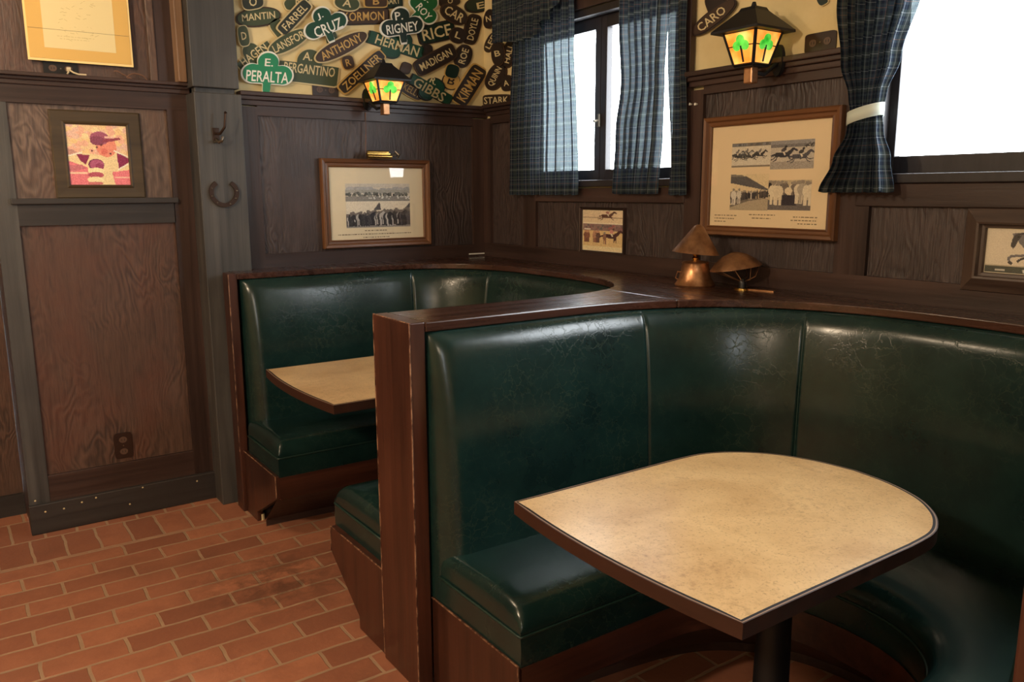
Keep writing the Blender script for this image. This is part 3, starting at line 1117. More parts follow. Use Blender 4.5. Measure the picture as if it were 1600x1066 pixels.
# -- brass picture light above it
pl = thing('picture_light', 'small brass picture light above the crowd photograph', 'lamp', (1.89, YW-.03, 1.69))
for dz, rr in ((.0, .009), (.02, .0075), (.01, .006)):
    pass
G().tube([(1.822, YW-.075, 1.680), (1.955, YW-.075, 1.680)], .0105, 12).tube([(1.826, YW-.062, 1.702), (1.945, YW-.062, 1.702)], .008, 12).box((1.824, YW-.07, 1.684), (1.953, YW-.05, 1.698)).out('shade', M['brass'], pl, smooth=40)
G().box((1.86, YW-.062, 1.676), (1.90, YW-.004, 1.69)).out('bracket', M['iron'], pl)
G().tube([(1.955, YW-.07, 1.69), (1.985, YW-.07, 1.692)], .006, 8).tube([(1.985, YW-.085, 1.675), (2.003, YW-.075, 1.69), (1.985, YW-.06, 1.709)], .006, 8).out('switch_knob', M['steel'], pl, smooth=40)
G().tube([(1.832, YW-.03, 1.70), (1.838, YW-.026, 1.78), (1.842, YW-.026, 1.90)], .0025, 6).out('wire', M['cord_brown'], pl)

# -- large picture on window wall
x = XW-.021
pb = thing('framed_picture', 'large oak framed mount of four horse racing photographs beside the tied curtain', 'picture', (x, 2.0, 1.325), 'framed pictures on the walls')
o = (x, 2.306, 1.326)
frame_mesh(pb, o, (0, -.612, 0), (0, 0, .458), RK, .038, .03, 'pic')
card('mat_board', pb, (x-.004, 2.274, 1.358), (0, -.548, 0), (0, 0, .394), RK, .005, plain('buff_mat', (234, 212, 172), .7))
def py(u, v):
    q = sight(u, v, 0, x-.0095)
    return q
def photo4(cv, u0, u1, v0, v1):
    a, b, c = py(u0, v1), py(u1, v1), py(u0, v0)
    z0, z1 = a.z, c.z
    cv.mesh('photograph', (x-.0098, a.y, z0), (0, b.y-a.y, 0), (0, 0, z1-z0), pb)
# race, field of horses
cv = Canvas(70, 42, (214, 206, 186))
cv.rect(0, 0, 1, .14, (120, 114, 104))
for i in range(30):
    cv.ell(rnd.random(), .07, .03, .05, (80+rnd.randint(0, 60),)*3)
for i, (hx, hy, cc) in enumerate(((.14, .52, 70), (.26, .58, 56), (.38, .50, 84), (.50, .57, 64), (.72, .52, 52))):
    cv.horse(hx, hy, .27, (cc, cc, cc-2), (190, 186, 176) if i % 2 else (120, 116, 112))
cv.rect(0, .93, 1, 1, (140, 130, 112))
cv.grain(14, seed=8)
photo4(cv, 1143, 1203, 225, 262)
# two horses closer
cv = Canvas(64, 46, (196, 188, 172))
cv.rect(0, 0, 1, .12, (150, 148, 146))
cv.rect(0, .12, 1, .24, (120, 118, 116))
cv.rect(0, .75, 1, 1, (168, 160, 148))
cv.horse(.30, .52, .42, (44, 44, 52), (70, 66, 70))
cv.horse(.70, .60, .40, (76, 76, 82), (60, 58, 60))
cv.horse(.88, .22, .16, (60, 58, 56), (90, 86, 84))
cv.grain(18, seed=9)
photo4(cv, 1203, 1271, 221, 265)
# grandstand
cv = Canvas(64, 56, (226, 206, 164))
cv.poly([(0, .02), (.42, .06), (1, .42), (1, .46), (.0, .24)], (92, 90, 90))
cv.poly([(0, .0), (.3, .02), (.42, .08), (0, .06)], (130, 124, 112))
for i in range(46):
    xx = rnd.random()
    k = rnd.choice([(44, 42, 44), (84, 78, 72), (206, 198, 180), (60, 58, 60)])
    cv.person(xx, .66+.16*(1-xx)+rnd.uniform(-.03, .02), .34-.12*xx, k)
cv.poly([(0, .86), (.5, .68), (1, .66), (1, 1), (0, 1)], (180, 166, 140))
cv.poly([(0, .86), (.4, .70), (1, .66), (.5, .74), (0, .93)], (120, 112, 100))
cv.person(.09, .86, .48, (220, 214, 200))
cv.person(.24, .82, .44, (214, 206, 190))
cv.grain(12, seed=10)
photo4(cv, 1140, 1199, 273, 328)
# presentation
cv = Canvas(66, 50, (196, 180, 146))
cv.rect(0, .66, 1, 1, (110, 104, 100))
for i in range(34):
    k = rnd.choice([(40, 38, 40), (70, 64, 62), (120, 110, 100), (216, 204, 178)])
    cv.person(rnd.random(), .5+rnd.uniform(-.04, .06), .46, k)
cv.person(.12, .82, .8, (228, 216, 186))
cv.person(.24, .84, .8, (222, 208, 178))
cv.ell(.48, .36, .09, .12, (226, 212, 180))
cv.rect(.33, .5, .66, .84, (46, 44, 54))
cv.person(.72, .78, .78, (220, 210, 186))
cv.person(.80, .76, .78, (178, 168, 150))
cv.person(.92, .84, .82, (226, 214, 186))
cv.grain(12, seed=11)
photo4(cv, 1199, 1266, 282, 328)
scribble('caption', pb, caption([(.20, .32, .055), (.215, .30, .042), (.03, .14, .05), (.03, .13, .038), (.03, .09, .026), (.40, .50, .05), (.39, .50, .038), (.42, .5, .026)], 6), (x-.0092, 2.274, 1.355), (0, -1, 0), (0, 0, 1), RK, .0016, M['ink'])
card('glazing', pb, (x-.0145, 2.276, 1.356), (0, -.552, 0), (0, 0, .398), RK, .001, M['glass'])

# -- small sepia picture under the window
x = XW-.004
pc = thing('framed_picture', 'small thin-framed sepia picture of horses below the casement window', 'picture', (x, 2.93, 1.205), 'framed pictures on the walls')
y0 = sight(910, 395, 0, x).y
y1 = sight(977, 395, 0, x).y
frame_mesh(pc, (x, y0+.004, 1.207), (0, y1-y0-.008, 0), (0, 0, .218), RK, .012, .02, 'frame')
card('mat_board', pc, (x-.003, y0-.006, 1.217), (0, y1-y0+.012, 0), (0, 0, .198), RK, .004, M['mat'])
cv = Canvas(60, 66, (232, 210, 176))
cv.rect(0, .16, 1, .18, (150, 120, 96))
cv.horse(.62, .14, .30, (96, 64, 52), (170, 120, 110))
cv.rect(.0, .31, 1, .335, (246, 232, 204))
cv.rect(0, .335, 1, .50, (150, 122, 116))
for i in range(26):
    cv.ell(rnd.random(), .42+rnd.uniform(-.05, .04), .03, .03, (130+rnd.randint(-30, 40), 104, 104))
cv.rect(.03, .45, .2, .49, (240, 232, 220))
cv.rect(0, .50, 1, 1, (226, 196, 142))
for i in range(14):
    cv.person(.05+.38*rnd.random(), .80, .30, rnd.choice([(140, 92, 74), (186, 140, 112), (110, 80, 72)]), (200, 150, 120))
cv.horse(.72, .64, .40, (84, 54, 54), (214, 150, 140), 'stand')
cv.person(.56, .84, .32, (150, 110, 92))
cv.rect(0, .90, 1, 1, (238, 220, 176))
cv.grain(14, seed=12)
cv.mesh('photograph', (x-.0078, y0-.012, 1.222), (0, y1-y0+.024, 0), (0, 0, .188), pc)

# -- horse print at the edge
x = XW-.004
pd = thing('framed_picture', 'wide-framed print of a rearing grey horse under the large window', 'picture', (x, 1.05, 1.2), 'framed pictures on the walls')
prof = [(0, 0), (0, .014), (.004, .022), (.042, .040), (.048, .038), (.050, .02), (.058, .018), (.060, .012), (.060, .002)]
frame_mesh(pd, (x, 1.262, 1.196), (0, -.42, 0), (0, 0, .252), RK, .06, .04, 'darkpic', prof)
card('mat_board', pd, (x-.003, 1.204, 1.254), (0, -.304, 0), (0, 0, .136), RK, .003, M['mat'])
cv = Canvas(150, 74, (226, 214, 190))
cv.rect(0, .84, 1, 1, (66, 72, 64))
cv.rect(0, .82, 1, .85, (190, 176, 150))
GR, DK, WH = (116, 112, 114), (60, 56, 58), (222, 218, 212)
cv.poly([(.46, .80), (.40, .52), (.36, .36), (.40, .26), (.50, .24), (.62, .36), (.70, .54), (.72, .72), (.62, .84), (.56, .70)], GR)
cv.poly([(.30, .30), (.28, .20), (.24, .16), (.235, .10), (.27, .08), (.34, .07), (.42, .14), (.50, .26), (.46, .46), (.36, .44)], GR)
cv.poly([(.26, .10), (.235, .22), (.225, .38), (.25, .44), (.27, .38), (.29, .26), (.32, .14)], DK)
cv.ell(.29, .17, .012, .02, (20, 18, 18))
cv.line([(.28, .10), (.36, .09), (.44, .18), (.50, .30)], .02, DK)
cv.line([(.38, .58), (.28, .60), (.225, .62), (.22, .72), (.25, .78)], .028, GR)
cv.line([(.22, .74), (.255, .79)], .03, DK)
cv.line([(.40, .60), (.32, .68), (.30, .74)], .024, DK)
cv.line([(.52, .62), (.48, .78), (.42, .90), (.36, .95)], .035, WH)
cv.line([(.64, .74), (.66, .86), (.62, .95)], .035, WH)
cv.poly([(.68, .50), (.78, .56), (.84, .74), (.78, .78), (.72, .66)], DK)
cv.ell(.44, .40, .05, .1, (150, 148, 150))
cv.rect(.10, .92, .19, .955, (200, 196, 184))
cv.grain(9, seed=13)
cv.mesh('photograph', (x-.0066, 1.200, 1.258), (0, -.296, 0), (0, 0, .128), pd)
card('glazing', pd, (x-.0105, 1.204, 1.254), (0, -.304, 0), (0, 0, .136), RK, .001, M['glass'])

# -- pink portrait on partition
y = YP+.003
pe = thing('framed_picture', 'pinkish portrait of a person in a cap in a wide brown frame on the partition', 'picture', (.6, y, 1.5), 'framed pictures on the walls')
prof = [(0, 0), (0, .010), (.006, .014), (.045, .012), (.052, .016), (.058, .012), (.060, .002)]
bp_ = wood('brown_flat_frame', (54, 42, 26), (86, 70, 46), 'X', .5, .15)
M['flatX'] = M['flatZ'] = bp_
frame_mesh(pe, (.422, y, 1.478), (.358, 0, 0), (0, 0, .374), BK, .058, .016, 'flat', prof)
cv = Canvas(88, 92, (240, 206, 160))
r_ = random.Random(21)
for i in range(90):
    cv.ell(r_.random(), r_.random()*.5, .06, .05, r_.choice([(246, 222, 170), (240, 186, 158), (244, 208, 150), (236, 196, 176)]))
cv.rect(0, .78, 1, 1, (232, 130, 138))
cv.rect(0, .86, 1, .875, (240, 190, 170))
cv.rect(0, .93, 1, .945, (244, 196, 176))
cv.poly([(.0, .52), (.22, .46), (.52, .50), (.80, .46), (1, .56), (1, .74), (.84, .78), (.78, 1), (.12, 1), (.10, .80), (0, .74)], (242, 218, 168))
cv.poly([(0, .40), (.10, .42), (.16, .46), (.0, .52)], (200, 148, 136))
cv.poly([(0, .60), (.30, .70), (.34, 1), (0, 1)], (232, 128, 138))
cv.rect(0, .78, .3, .81, (246, 206, 178))
cv.poly([(.70, .78), (1, .74), (1, 1), (.74, 1)], (236, 130, 140))
cv.rect(.74, .86, 1, .885, (246, 200, 178))
cv.ell(.64, .36, .17, .17, (236, 148, 124), .5)
cv.ell(.60, .44, .06, .05, (226, 120, 106))
cv.ell(.54, .22, .16, .11, (168, 92, 118))
cv.ell(.50, .26, .12, .08, (140, 70, 96))
cv.poly([(.60, .24), (.86, .20), (.90, .23), (.74, .27), (.58, .29)], (150, 66, 84))
cv.rect(.62, .19, .78, .22, (240, 196, 180))
cv.poly([(.14, .49), (.36, .50), (.28, .66), (.20, .60)], (140, 44, 84))
cv.poly([(.80, .44), (1, .55), (1, .61), (.82, .72)], (142, 40, 84))
cv.line([(.76, .42), (1, .53)], .025, (250, 240, 220))
cv.line([(.80, .74), (1, .63)], .025, (250, 240, 220))
cv.line([(0, .52), (.24, .46)], .025, (250, 240, 220))
cv.ell(.45, .66, .13, .10, (120, 50, 84))
cv.ell(.46, .66, .115, .085, (184, 96, 132))
cv.ell(.50, .69, .07, .06, (160, 66, 104))
cv.ell(.44, .76, .14, .05, (250, 236, 186))
cv.ell(.43, .83, .13, .05, (186, 88, 106))
cv.ell(.42, .91, .14, .05, (250, 234, 184))
cv.ell(.41, .97, .13, .03, (206, 120, 120))
cv.poly([(0, .68), (.22, .66), (.28, .72), (.08, .78), (0, .76)], (206, 120, 130))
for (a, b) in ((.40, .43), (.48, .37), (.56, .33), (.70, .47)):
    cv.ell(a, b, .018, .018, (110, 56, 60))
cv.grain(16, seed=14)
cv.mesh('photograph', (.4795, y-.005, 1.5355), (.243, 0, 0), (0, 0, .259), pe)

# -- yellow mounted drawing above the rail
y = YP-.02
pf = thing('mounted_drawing', 'pale yellow mounted drawing leaning above the partition rail', 'picture', (.57, y, 2.05), 'framed pictures on the walls')
card('backing', pf, (.368, y, 2.045), (.402, 0, 0), (0, 0, .50), BK, .006, plain('mount_edge', (250, 222, 150), .5))
card('mount', pf, (.376, y-.006, 2.055), (.386, 0, 0), (0, 0, .48), BK, .003, M['paper_board'])
card('paper', pf, (.432, y-.009, 2.098), (.272, 0, 0), (0, 0, .40), BK, .001, M['paper'])
r_ = random.Random(4)
sc_ = []
for i in range(60):
    a = r_.uniform(.06, .20)
    b = r_.uniform(.04, .30)
    sc_.append((a, b, a+r_.uniform(-.012, .016), b+r_.uniform(-.008, .008)))
sc_ += caption([(.05, .19, .05), (.06, .17, .04)], 9)
scribble('pencil_drawing', pf, sc_, (.432, y-.0101, 2.098), (1, 0, 0), (0, 0, 1), BK, .0007, plain('pencil', (196, 176, 122), .8))
card('crease', pf, (.378, y-.0102, 2.172), (.382, 0, 0), (0, 0, .0012), BK, .0002, M['ink'])


# ------------------------------------------------------------------ lettering
_tc = {}


def text_mesh(body):
    if body in _tc:
        return _tc[body]
    cu = bpy.data.curves.new('lettering', 'FONT')
    cu.body = body
    cu.align_x = 'CENTER'
    cu.align_y = 'CENTER'
    cu.resolution_u = 2
    cu.offset = .012
    ob = bpy.data.objects.new('lettering', cu)
    COL.objects.link(ob)
    bpy.context.view_layer.update()
    me = bpy.data.meshes.new_from_object(ob.evaluated_get(bpy.context.evaluated_depsgraph_get()))
    vs = [v.co.copy() for v in me.vertices]
    fs = [tuple(p.vertices) for p in me.polygons]
    x0, x1 = min(v.x for v in vs), max(v.x for v in vs)
    y0, y1 = min(v.y for v in vs), max(v.y for v in vs)
    vs = [((v.x-(x0+x1)/2)/(x1-x0), (v.y-(y0+y1)/2)/(y1-y0)) for v in vs]
    bpy.data.objects.remove(ob)
    bpy.data.curves.remove(cu)
    bpy.data.meshes.remove(me)
    _tc[body] = (vs, fs)
    return vs, fs


def star_outline(parts, k=96):
    """outline (star-shaped about 0,0) of a union of circles ('c',x,y,r) and boxes ('b',x0,y0,x1,y1)"""
    out = []
    for i in range(k):
        th = 2*math.pi*i/k
        dx, dy = math.cos(th), math.sin(th)
        best = .02
        for q in parts:
            if q[0] == 'c':
                _, x, y, r = q
                b = x*dx+y*dy
                D = b*b-(x*x+y*y-r*r)
                if D > 0:
                    best = max(best, b+math.sqrt(D))
            else:
                _, xa, ya, xb, yb = q
                t0, t1 = 0, 9
                for d, a_, b_ in ((dx, xa, xb), (dy, ya, yb)):
                    if abs(d) < 1e-9:
                        continue
                    u0, u1 = sorted((a_/d, b_/d))
                    t0, t1 = max(t0, u0), min(t1, u1)
                if t1 > t0:
                    best = max(best, t1)
        out.append((best*dx, best*dy))
    return out


def unit(o):
    x0, x1 = min(p[0] for p in o), max(p[0] for p in o)
    y0, y1 = min(p[1] for p in o), max(p[1] for p in o)
    return [((p[0]-(x0+x1)/2)/(x1-x0), (p[1]-(y0+y1)/2)/(y1-y0)) for p in o]


def superell(n, k=40):
    return [(.5*math.copysign(abs(math.cos(a))**(2/n), math.cos(a)), .5*math.copysign(abs(math.sin(a))**(2/n), math.sin(a))) for a in (2*math.pi*i/k for i in range(k))]


SH = unit(star_outline([('c', 0, .46, .44), ('c', -.62, -.10, .44), ('c', .62, -.10, .44), ('b', -.62, -.53, .62, .32), ('b', -.16, -.98, .16, 0)]))
TAB = unit(star_outline([('b', -1, -.38, 1, .28), ('c', 0, .35, .42)]))       # name plate with a round tab on top
TAB2 = unit(star_outline([('b', -1, -.34, 1, .30), ('c', .1, .35, .40), ('c', -.1, -.40, .34)]))
SHAPES = {'shamrock': SH, 'oval': superell(2.2), 'plate': superell(6), 'round': superell(3.2), 'tab': TAB, 'tab2': TAB2}


def plaque(kind, u, v, w, h, ang, board, edge, label, words=(), ink='cream', layer=0, plane=None, name=None, border=1.14):
    """(u, v) centre, w x h size and ang (counter-clockwise) as seen on the wall in photo pixels"""
    axis, val = plane or (1, YW+.003)
    nrm = BK if axis == 1 else RK
    back = layer*.0105
    ca, sa = math.cos(math.radians(ang)), math.sin(math.radians(ang))
    def place(px, py, depth):
        p = sight(u+px*ca-py*sa, v-(px*sa+py*ca), axis, val)
        return p+nrm*depth
    nm = name or ('shamrock_plaque' if kind == 'shamrock' else 'name_plaque')
    root = thing(nm, label, 'plaque', place(0, 0, back), 'painted name plaques on the plaster wall')
    if kind != 'shamrock':
        w, h = w*1.1, h*1.14
    else:
        w, h = w*1.03, h*1.03
    o = SHAPES[kind]
    bw = max(w, h)*(border-1)
    bw = min(bw, 6.0 if kind == 'shamrock' else 4.4)
    G().prism([place(x*w, y*h, back) for x, y in o], nrm*.006).out('border', M[edge], root)
    G().prism([place(x*(w-bw), y*(h-bw), back+.006) for x, y in o], nrm*.003).out('board', M[board], root)
    if words:
        vs, fs, mm = [], [], []
        for (s, cx, cy, tw, thh, *ta) in words:
            a = math.radians(ta[0]) if ta else 0
            tv, tf = text_mesh(s)
            k = len(vs)
            for (x, y) in tv:
                X_, Y_ = x*tw, y*thh
                vs.append(place(cx+X_*math.cos(a)-Y_*math.sin(a), cy+X_*math.sin(a)+Y_*math.cos(a), back+.0098))
            fs += [tuple(i+k for i in q) for q in tf]
        mk('lettering', vs, fs, M[ink], root)
    return root


PQ = [
 # kind u v w h ang board edge label words ink layer
 ('shamrock', 415, 115, 80, 66, -4, 'green_bright', 'white', 'bright green white-edged shamrock plaque, closest to the timber post', [('E.', 1, 16, 13, 12), ('PERALTA', 0, -6, 66, 17)], 'white', 2),
 ('shamrock', 505, 40, 70, 58, 22, 'green_dark', 'white', 'dark green white-edged shamrock plaque tilted up, beside a brown plate', [('J.', -3, 15, 10, 11), ('CRUZ', 2, -6, 46, 17)], 'white', 2),
 ('shamrock', 624, 41, 68, 58, 8, 'green_black', 'white', 'blackish green shamrock plaque with white edge directly over the small lantern', [('P.', -3, 15, 12, 13), ('RIGNEY', 0, -4, 50, 15)], 'white', 2),
 ('shamrock', 660, 14, 54, 52, -50, 'green_mid', 'white', 'mid green shamrock plaque turned sideways at the top of the plaque wall', [('J.', -8, 12, 11, 10), ('ROY', 4, -4, 28, 12, 0)], 'white', 1),
 ('oval', 403, 27, 64, 27, 6, 'olive', 'brown_board', 'olive oval plaque with pale letters beside the top of the post', [('MANTIN', 0, 1, 52, 11)], 'cream', 0),
 ('plate', 458, 28, 60, 21, 47, 'olive_dark', 'cream', 'dark olive plate with cream edge standing steeply diagonal', [('FARREL', 0, 0, 48, 12)], 'cream', 1),
 ('round', 437, 47, 22, 36, 38, 'olive', 'cream', 'plain olive leaf-shaped board without letters, behind the diagonal plate', [], 'cream', 0),
 ('oval', 449, 66, 66, 25, 28, 'olive', 'cream', 'olive oval plaque rising toward the white-edged shamrock, above a long plaque', [('LANSFOR', 0, 0, 54, 13)], 'cream', 1),
 ('tab', 394, 84, 58, 34, 37, 'olive', 'cream', 'olive plaque rising steeply just over the brightest shamrock', [('HAGEN', 0, -2, 46, 14)], 'cream', 0),
 ('round', 379, 57, 17, 30, 10, 'olive', 'cream', 'small olive rounded board touching the post', [('D', 0, 0, 8, 12)], 'cream', 1),
 ('tab', 482, 104, 88, 50, -7, 'olive', 'cream', 'long olive plaque with a round tab, beside the brightest shamrock', [('A.', -4, 15, 15, 13), ('BERGANTINO', 1, -5, 80, 15)], 'cream', 0),
 ('oval', 531, 74, 84, 26, 27, 'brown_board', 'cream', 'brown and cream oval plaque rising under the tilted white-edged shamrock', [('ANTHONY', 0, 0, 70, 14)], 'gold', 1),
 ('round', 517, 60, 18, 20, 10, 'olive', 'cream', 'small round olive tab above the rising brown oval plaque', [('P.', 0, 0, 9, 11)], 'cream', 0),
 ('plate', 567, 26, 74, 23, 2, 'brown_board', 'dark_board', 'brown plate with gold letters beside the tilted white-edged shamrock', [('KORMON', 0, 0, 64, 14)], 'gold', 0),
 ('plate', 563, 113, 82, 20, 42, 'dark_board', 'gold', 'dark narrow plate with gold letters rising steeply beside the small lantern', [('ZOELLNER', 0, 0, 74, 13)], 'gold', 1),
 ('round', 543, 98, 18, 20, 15, 'brown_board', 'gold', 'small brown round tab over the dark gold-lettered plate', [('R', 0, 0, 8, 11)], 'gold', 0),
 ('oval', 540, 6, 38, 22, -10, 'olive', 'cream', 'olive oval cut by the top edge over the brown plate', [('A', 0, 0, 14, 12)], 'cream', 1),
 ('round', 393, 3, 32, 24, 10, 'olive_dark', 'cream', 'dark olive rounded board at the top beside the post', [('O', 0, -1, 12, 14)], 'cream', 1),
 ('round', 463, 2, 40, 20, 25, 'olive', 'cream', 'olive board at the top edge over the diagonal plate', [('A', 0, -2, 12, 12)], 'cream', 0),
 ('plate', 585, 3, 34, 18, 0, 'brown_board', 'gold', 'short brown plate at the top edge beside a green plate', [('B', 0, 0, 10, 11)], 'gold', 1),
 ('plate', 612, 2, 30, 20, 4, 'green_black', 'dark_board', 'blackish green plate at the top edge over the blackish shamrock', [('GARY', 0, 0, 24, 10)], 'cream', 0),
 ('tab2', 618, 70, 84, 42, -18, 'green_dark', 'olive_dark', 'dark green plaque sloping down right behind the lantern roof', [('HERMAN', 2, -1, 70, 15)], 'cream', 0),
 ('plate', 681, 51, 54, 27, 13, 'green_black', 'dark_board', 'blackish green plate with large cream letters next to the blackish shamrock', [('RICE', 0, 0, 46, 18)], 'cream', 0),
 ('oval', 707, 23, 42, 24, -30, 'dark_board', 'brown_board', 'dark oval sloping down with three cream letters near the top', [('CAR', 0, 0, 32, 14)], 'cream', 1),
 ('round', 702, 2, 30, 15, 8, 'dark_board', 'brown_board', 'small dark board at the top edge over the three-letter oval', [('O', 0, 0, 8, 8)], 'cream', 0),
 ('oval', 713, 56, 24, 22, -20, 'dark_board', 'brown_board', 'small dark oval touching the large-lettered blackish plate', [('L', 0, 0, 9, 10)], 'cream', 1),
 ('round', 737, 46, 44, 22, 76, 'dark_board', 'brown_board', 'dark upright rounded board in the middle of the plaques near the curtain', [('DOYLE', 0, 0, 34, 11)], 'cream', 0),
 ('plate', 678, 94, 64, 24, 28, 'dark_board', 'brown_board', 'dark plate rising over the sloping dark green plaque with white letters', [('MADIGAN', 0, 0, 54, 12)], 'cream', 1),
 ('round', 666, 80, 17, 18, 0, 'dark_board', 'olive_dark', 'small square dark tab above the rising dark plate', [], 'cream', 0),
 ('oval', 723, 88, 34, 24, 72, 'dark_board', 'brown_board', 'dark upright oval beside the end of the rising dark plate', [('ROE', 0, 0, 24, 11)], 'cream', 0),
 ('oval', 768, 30, 28, 15, 80, 'dark_board', 'brown_board', 'small narrow upright dark oval high up near the curtain', [('N', 0, 0, 8, 9, -70)], 'cream', 1),
 ('oval', 784, 36, 44, 15, 72, 'dark_board', 'brown_board', 'long thin dark oval standing against the curtain edge, upper one', [('FINN', 0, 0, 32, 8)], 'cream', 0),
 ('oval', 769, 66, 32, 15, 62, 'dark_board', 'brown_board', 'thin dark oval over the bare cream patch near the curtain', [('LEE', 0, 0, 22, 8)], 'cream', 0),
 ('oval', 782, 84, 36, 19, 92, 'dark_board', 'brown_board', 'dark upright oval beside the bare cream patch', [('B', 0, 0, 9, 9, -80)], 'cream', 1),
 ('oval', 797, 84, 42, 20, 75, 'dark_board', 'brown_board', 'dark oval half hidden behind the curtain edge, halfway down', [('HALL', 0, 0, 30, 9)], 'cream', 0),
 ('oval', 776, 120, 42, 25, 62, 'dark_board', 'brown_board', 'larger dark oval under the bare cream patch', [('QUINN', 0, 0, 32, 11)], 'cream', 0),
 ('tab2', 671, 140, 68, 36, -30, 'green_dark', 'dark_board', 'dark green plaque with round tabs sloping down beside the small lantern', [('R.', -3, 13, 11, 10), ('GIBBS', -2, -2, 54, 15)], 'cream', 1),
 ('round', 643, 142, 38, 20, -30, 'brown_board', 'gold', 'small brown plate tucked behind the lantern panes', [('KELLY', 0, 0, 30, 11)], 'gold', 0),
 ('round', 704, 112, 20, 20, -15, 'green_black', 'gold', 'small blackish round tab above a gold round board', [], 'gold', 1),
 ('oval', 704, 127, 25, 24, -20, 'gold', 'dark_board', 'small gold round board with a dark letter', [('B', 0, 0, 11, 12)], 'dark_board', 0),
 ('plate', 731, 134, 64, 27, 58, 'dark_board', 'gold', 'tall dark plate with gold edge rising steeply near the curtain', [('KIRMAN', 0, 0, 54, 16)], 'gold', 1),
 ('plate', 780, 157, 40, 16, 2, 'dark_board', 'brown_board', 'small dark plate sitting on the rail beside the curtain', [('STARK', 0, 0, 38, 11)], 'cream', 1),
 ('round', 793, 130, 18, 22, 10, 'dark_board', 'brown_board', 'small dark round board against the curtain above the rail plate', [('A', 0, 0, 8, 9)], 'cream', 0),
 ('oval', 749, 7, 44, 22, 12, 'green_black', 'dark_board', 'blackish oval at the top edge near the curtain', [('E', 0, -2, 12, 10)], 'cream', 0),
 ('round', 632, 107, 16, 16, -20, 'brown_board', 'dark_board', 'tiny brown tab by the lantern roof edge', [], 'cream', 1),
]
pw = (0, XW+.004)
for q in PQ:
    plaque(q[0], q[1], q[2], q[3], q[4], q[5], q[6], q[7], q[8], q[9], q[10], q[11], pw if q[1] > 764 else None, border=1.09 if q[0] != 'shamrock' else 1.1)
pw = (0, XW+.004)
plaque('oval', 1120, 28, 78, 22, 38, 'brown_board', 'dark_board', 'brown oval plaque behind the larger lantern, rising beside the window trim', [('CARO', -4, 0, 52, 13)], 'cream', 1, pw)
plaque('round', 1121, 8, 30, 34, 20, 'dark_board', 'brown_board', 'dark rounded board over the brown plaque by the larger lantern', [], 'cream', 0, pw)
plaque('round', 1287, 1, 16, 14, 30, 'green_black', 'cream', 'tiny dark plaque tip near the tied curtain', [], 'cream', 0, pw)

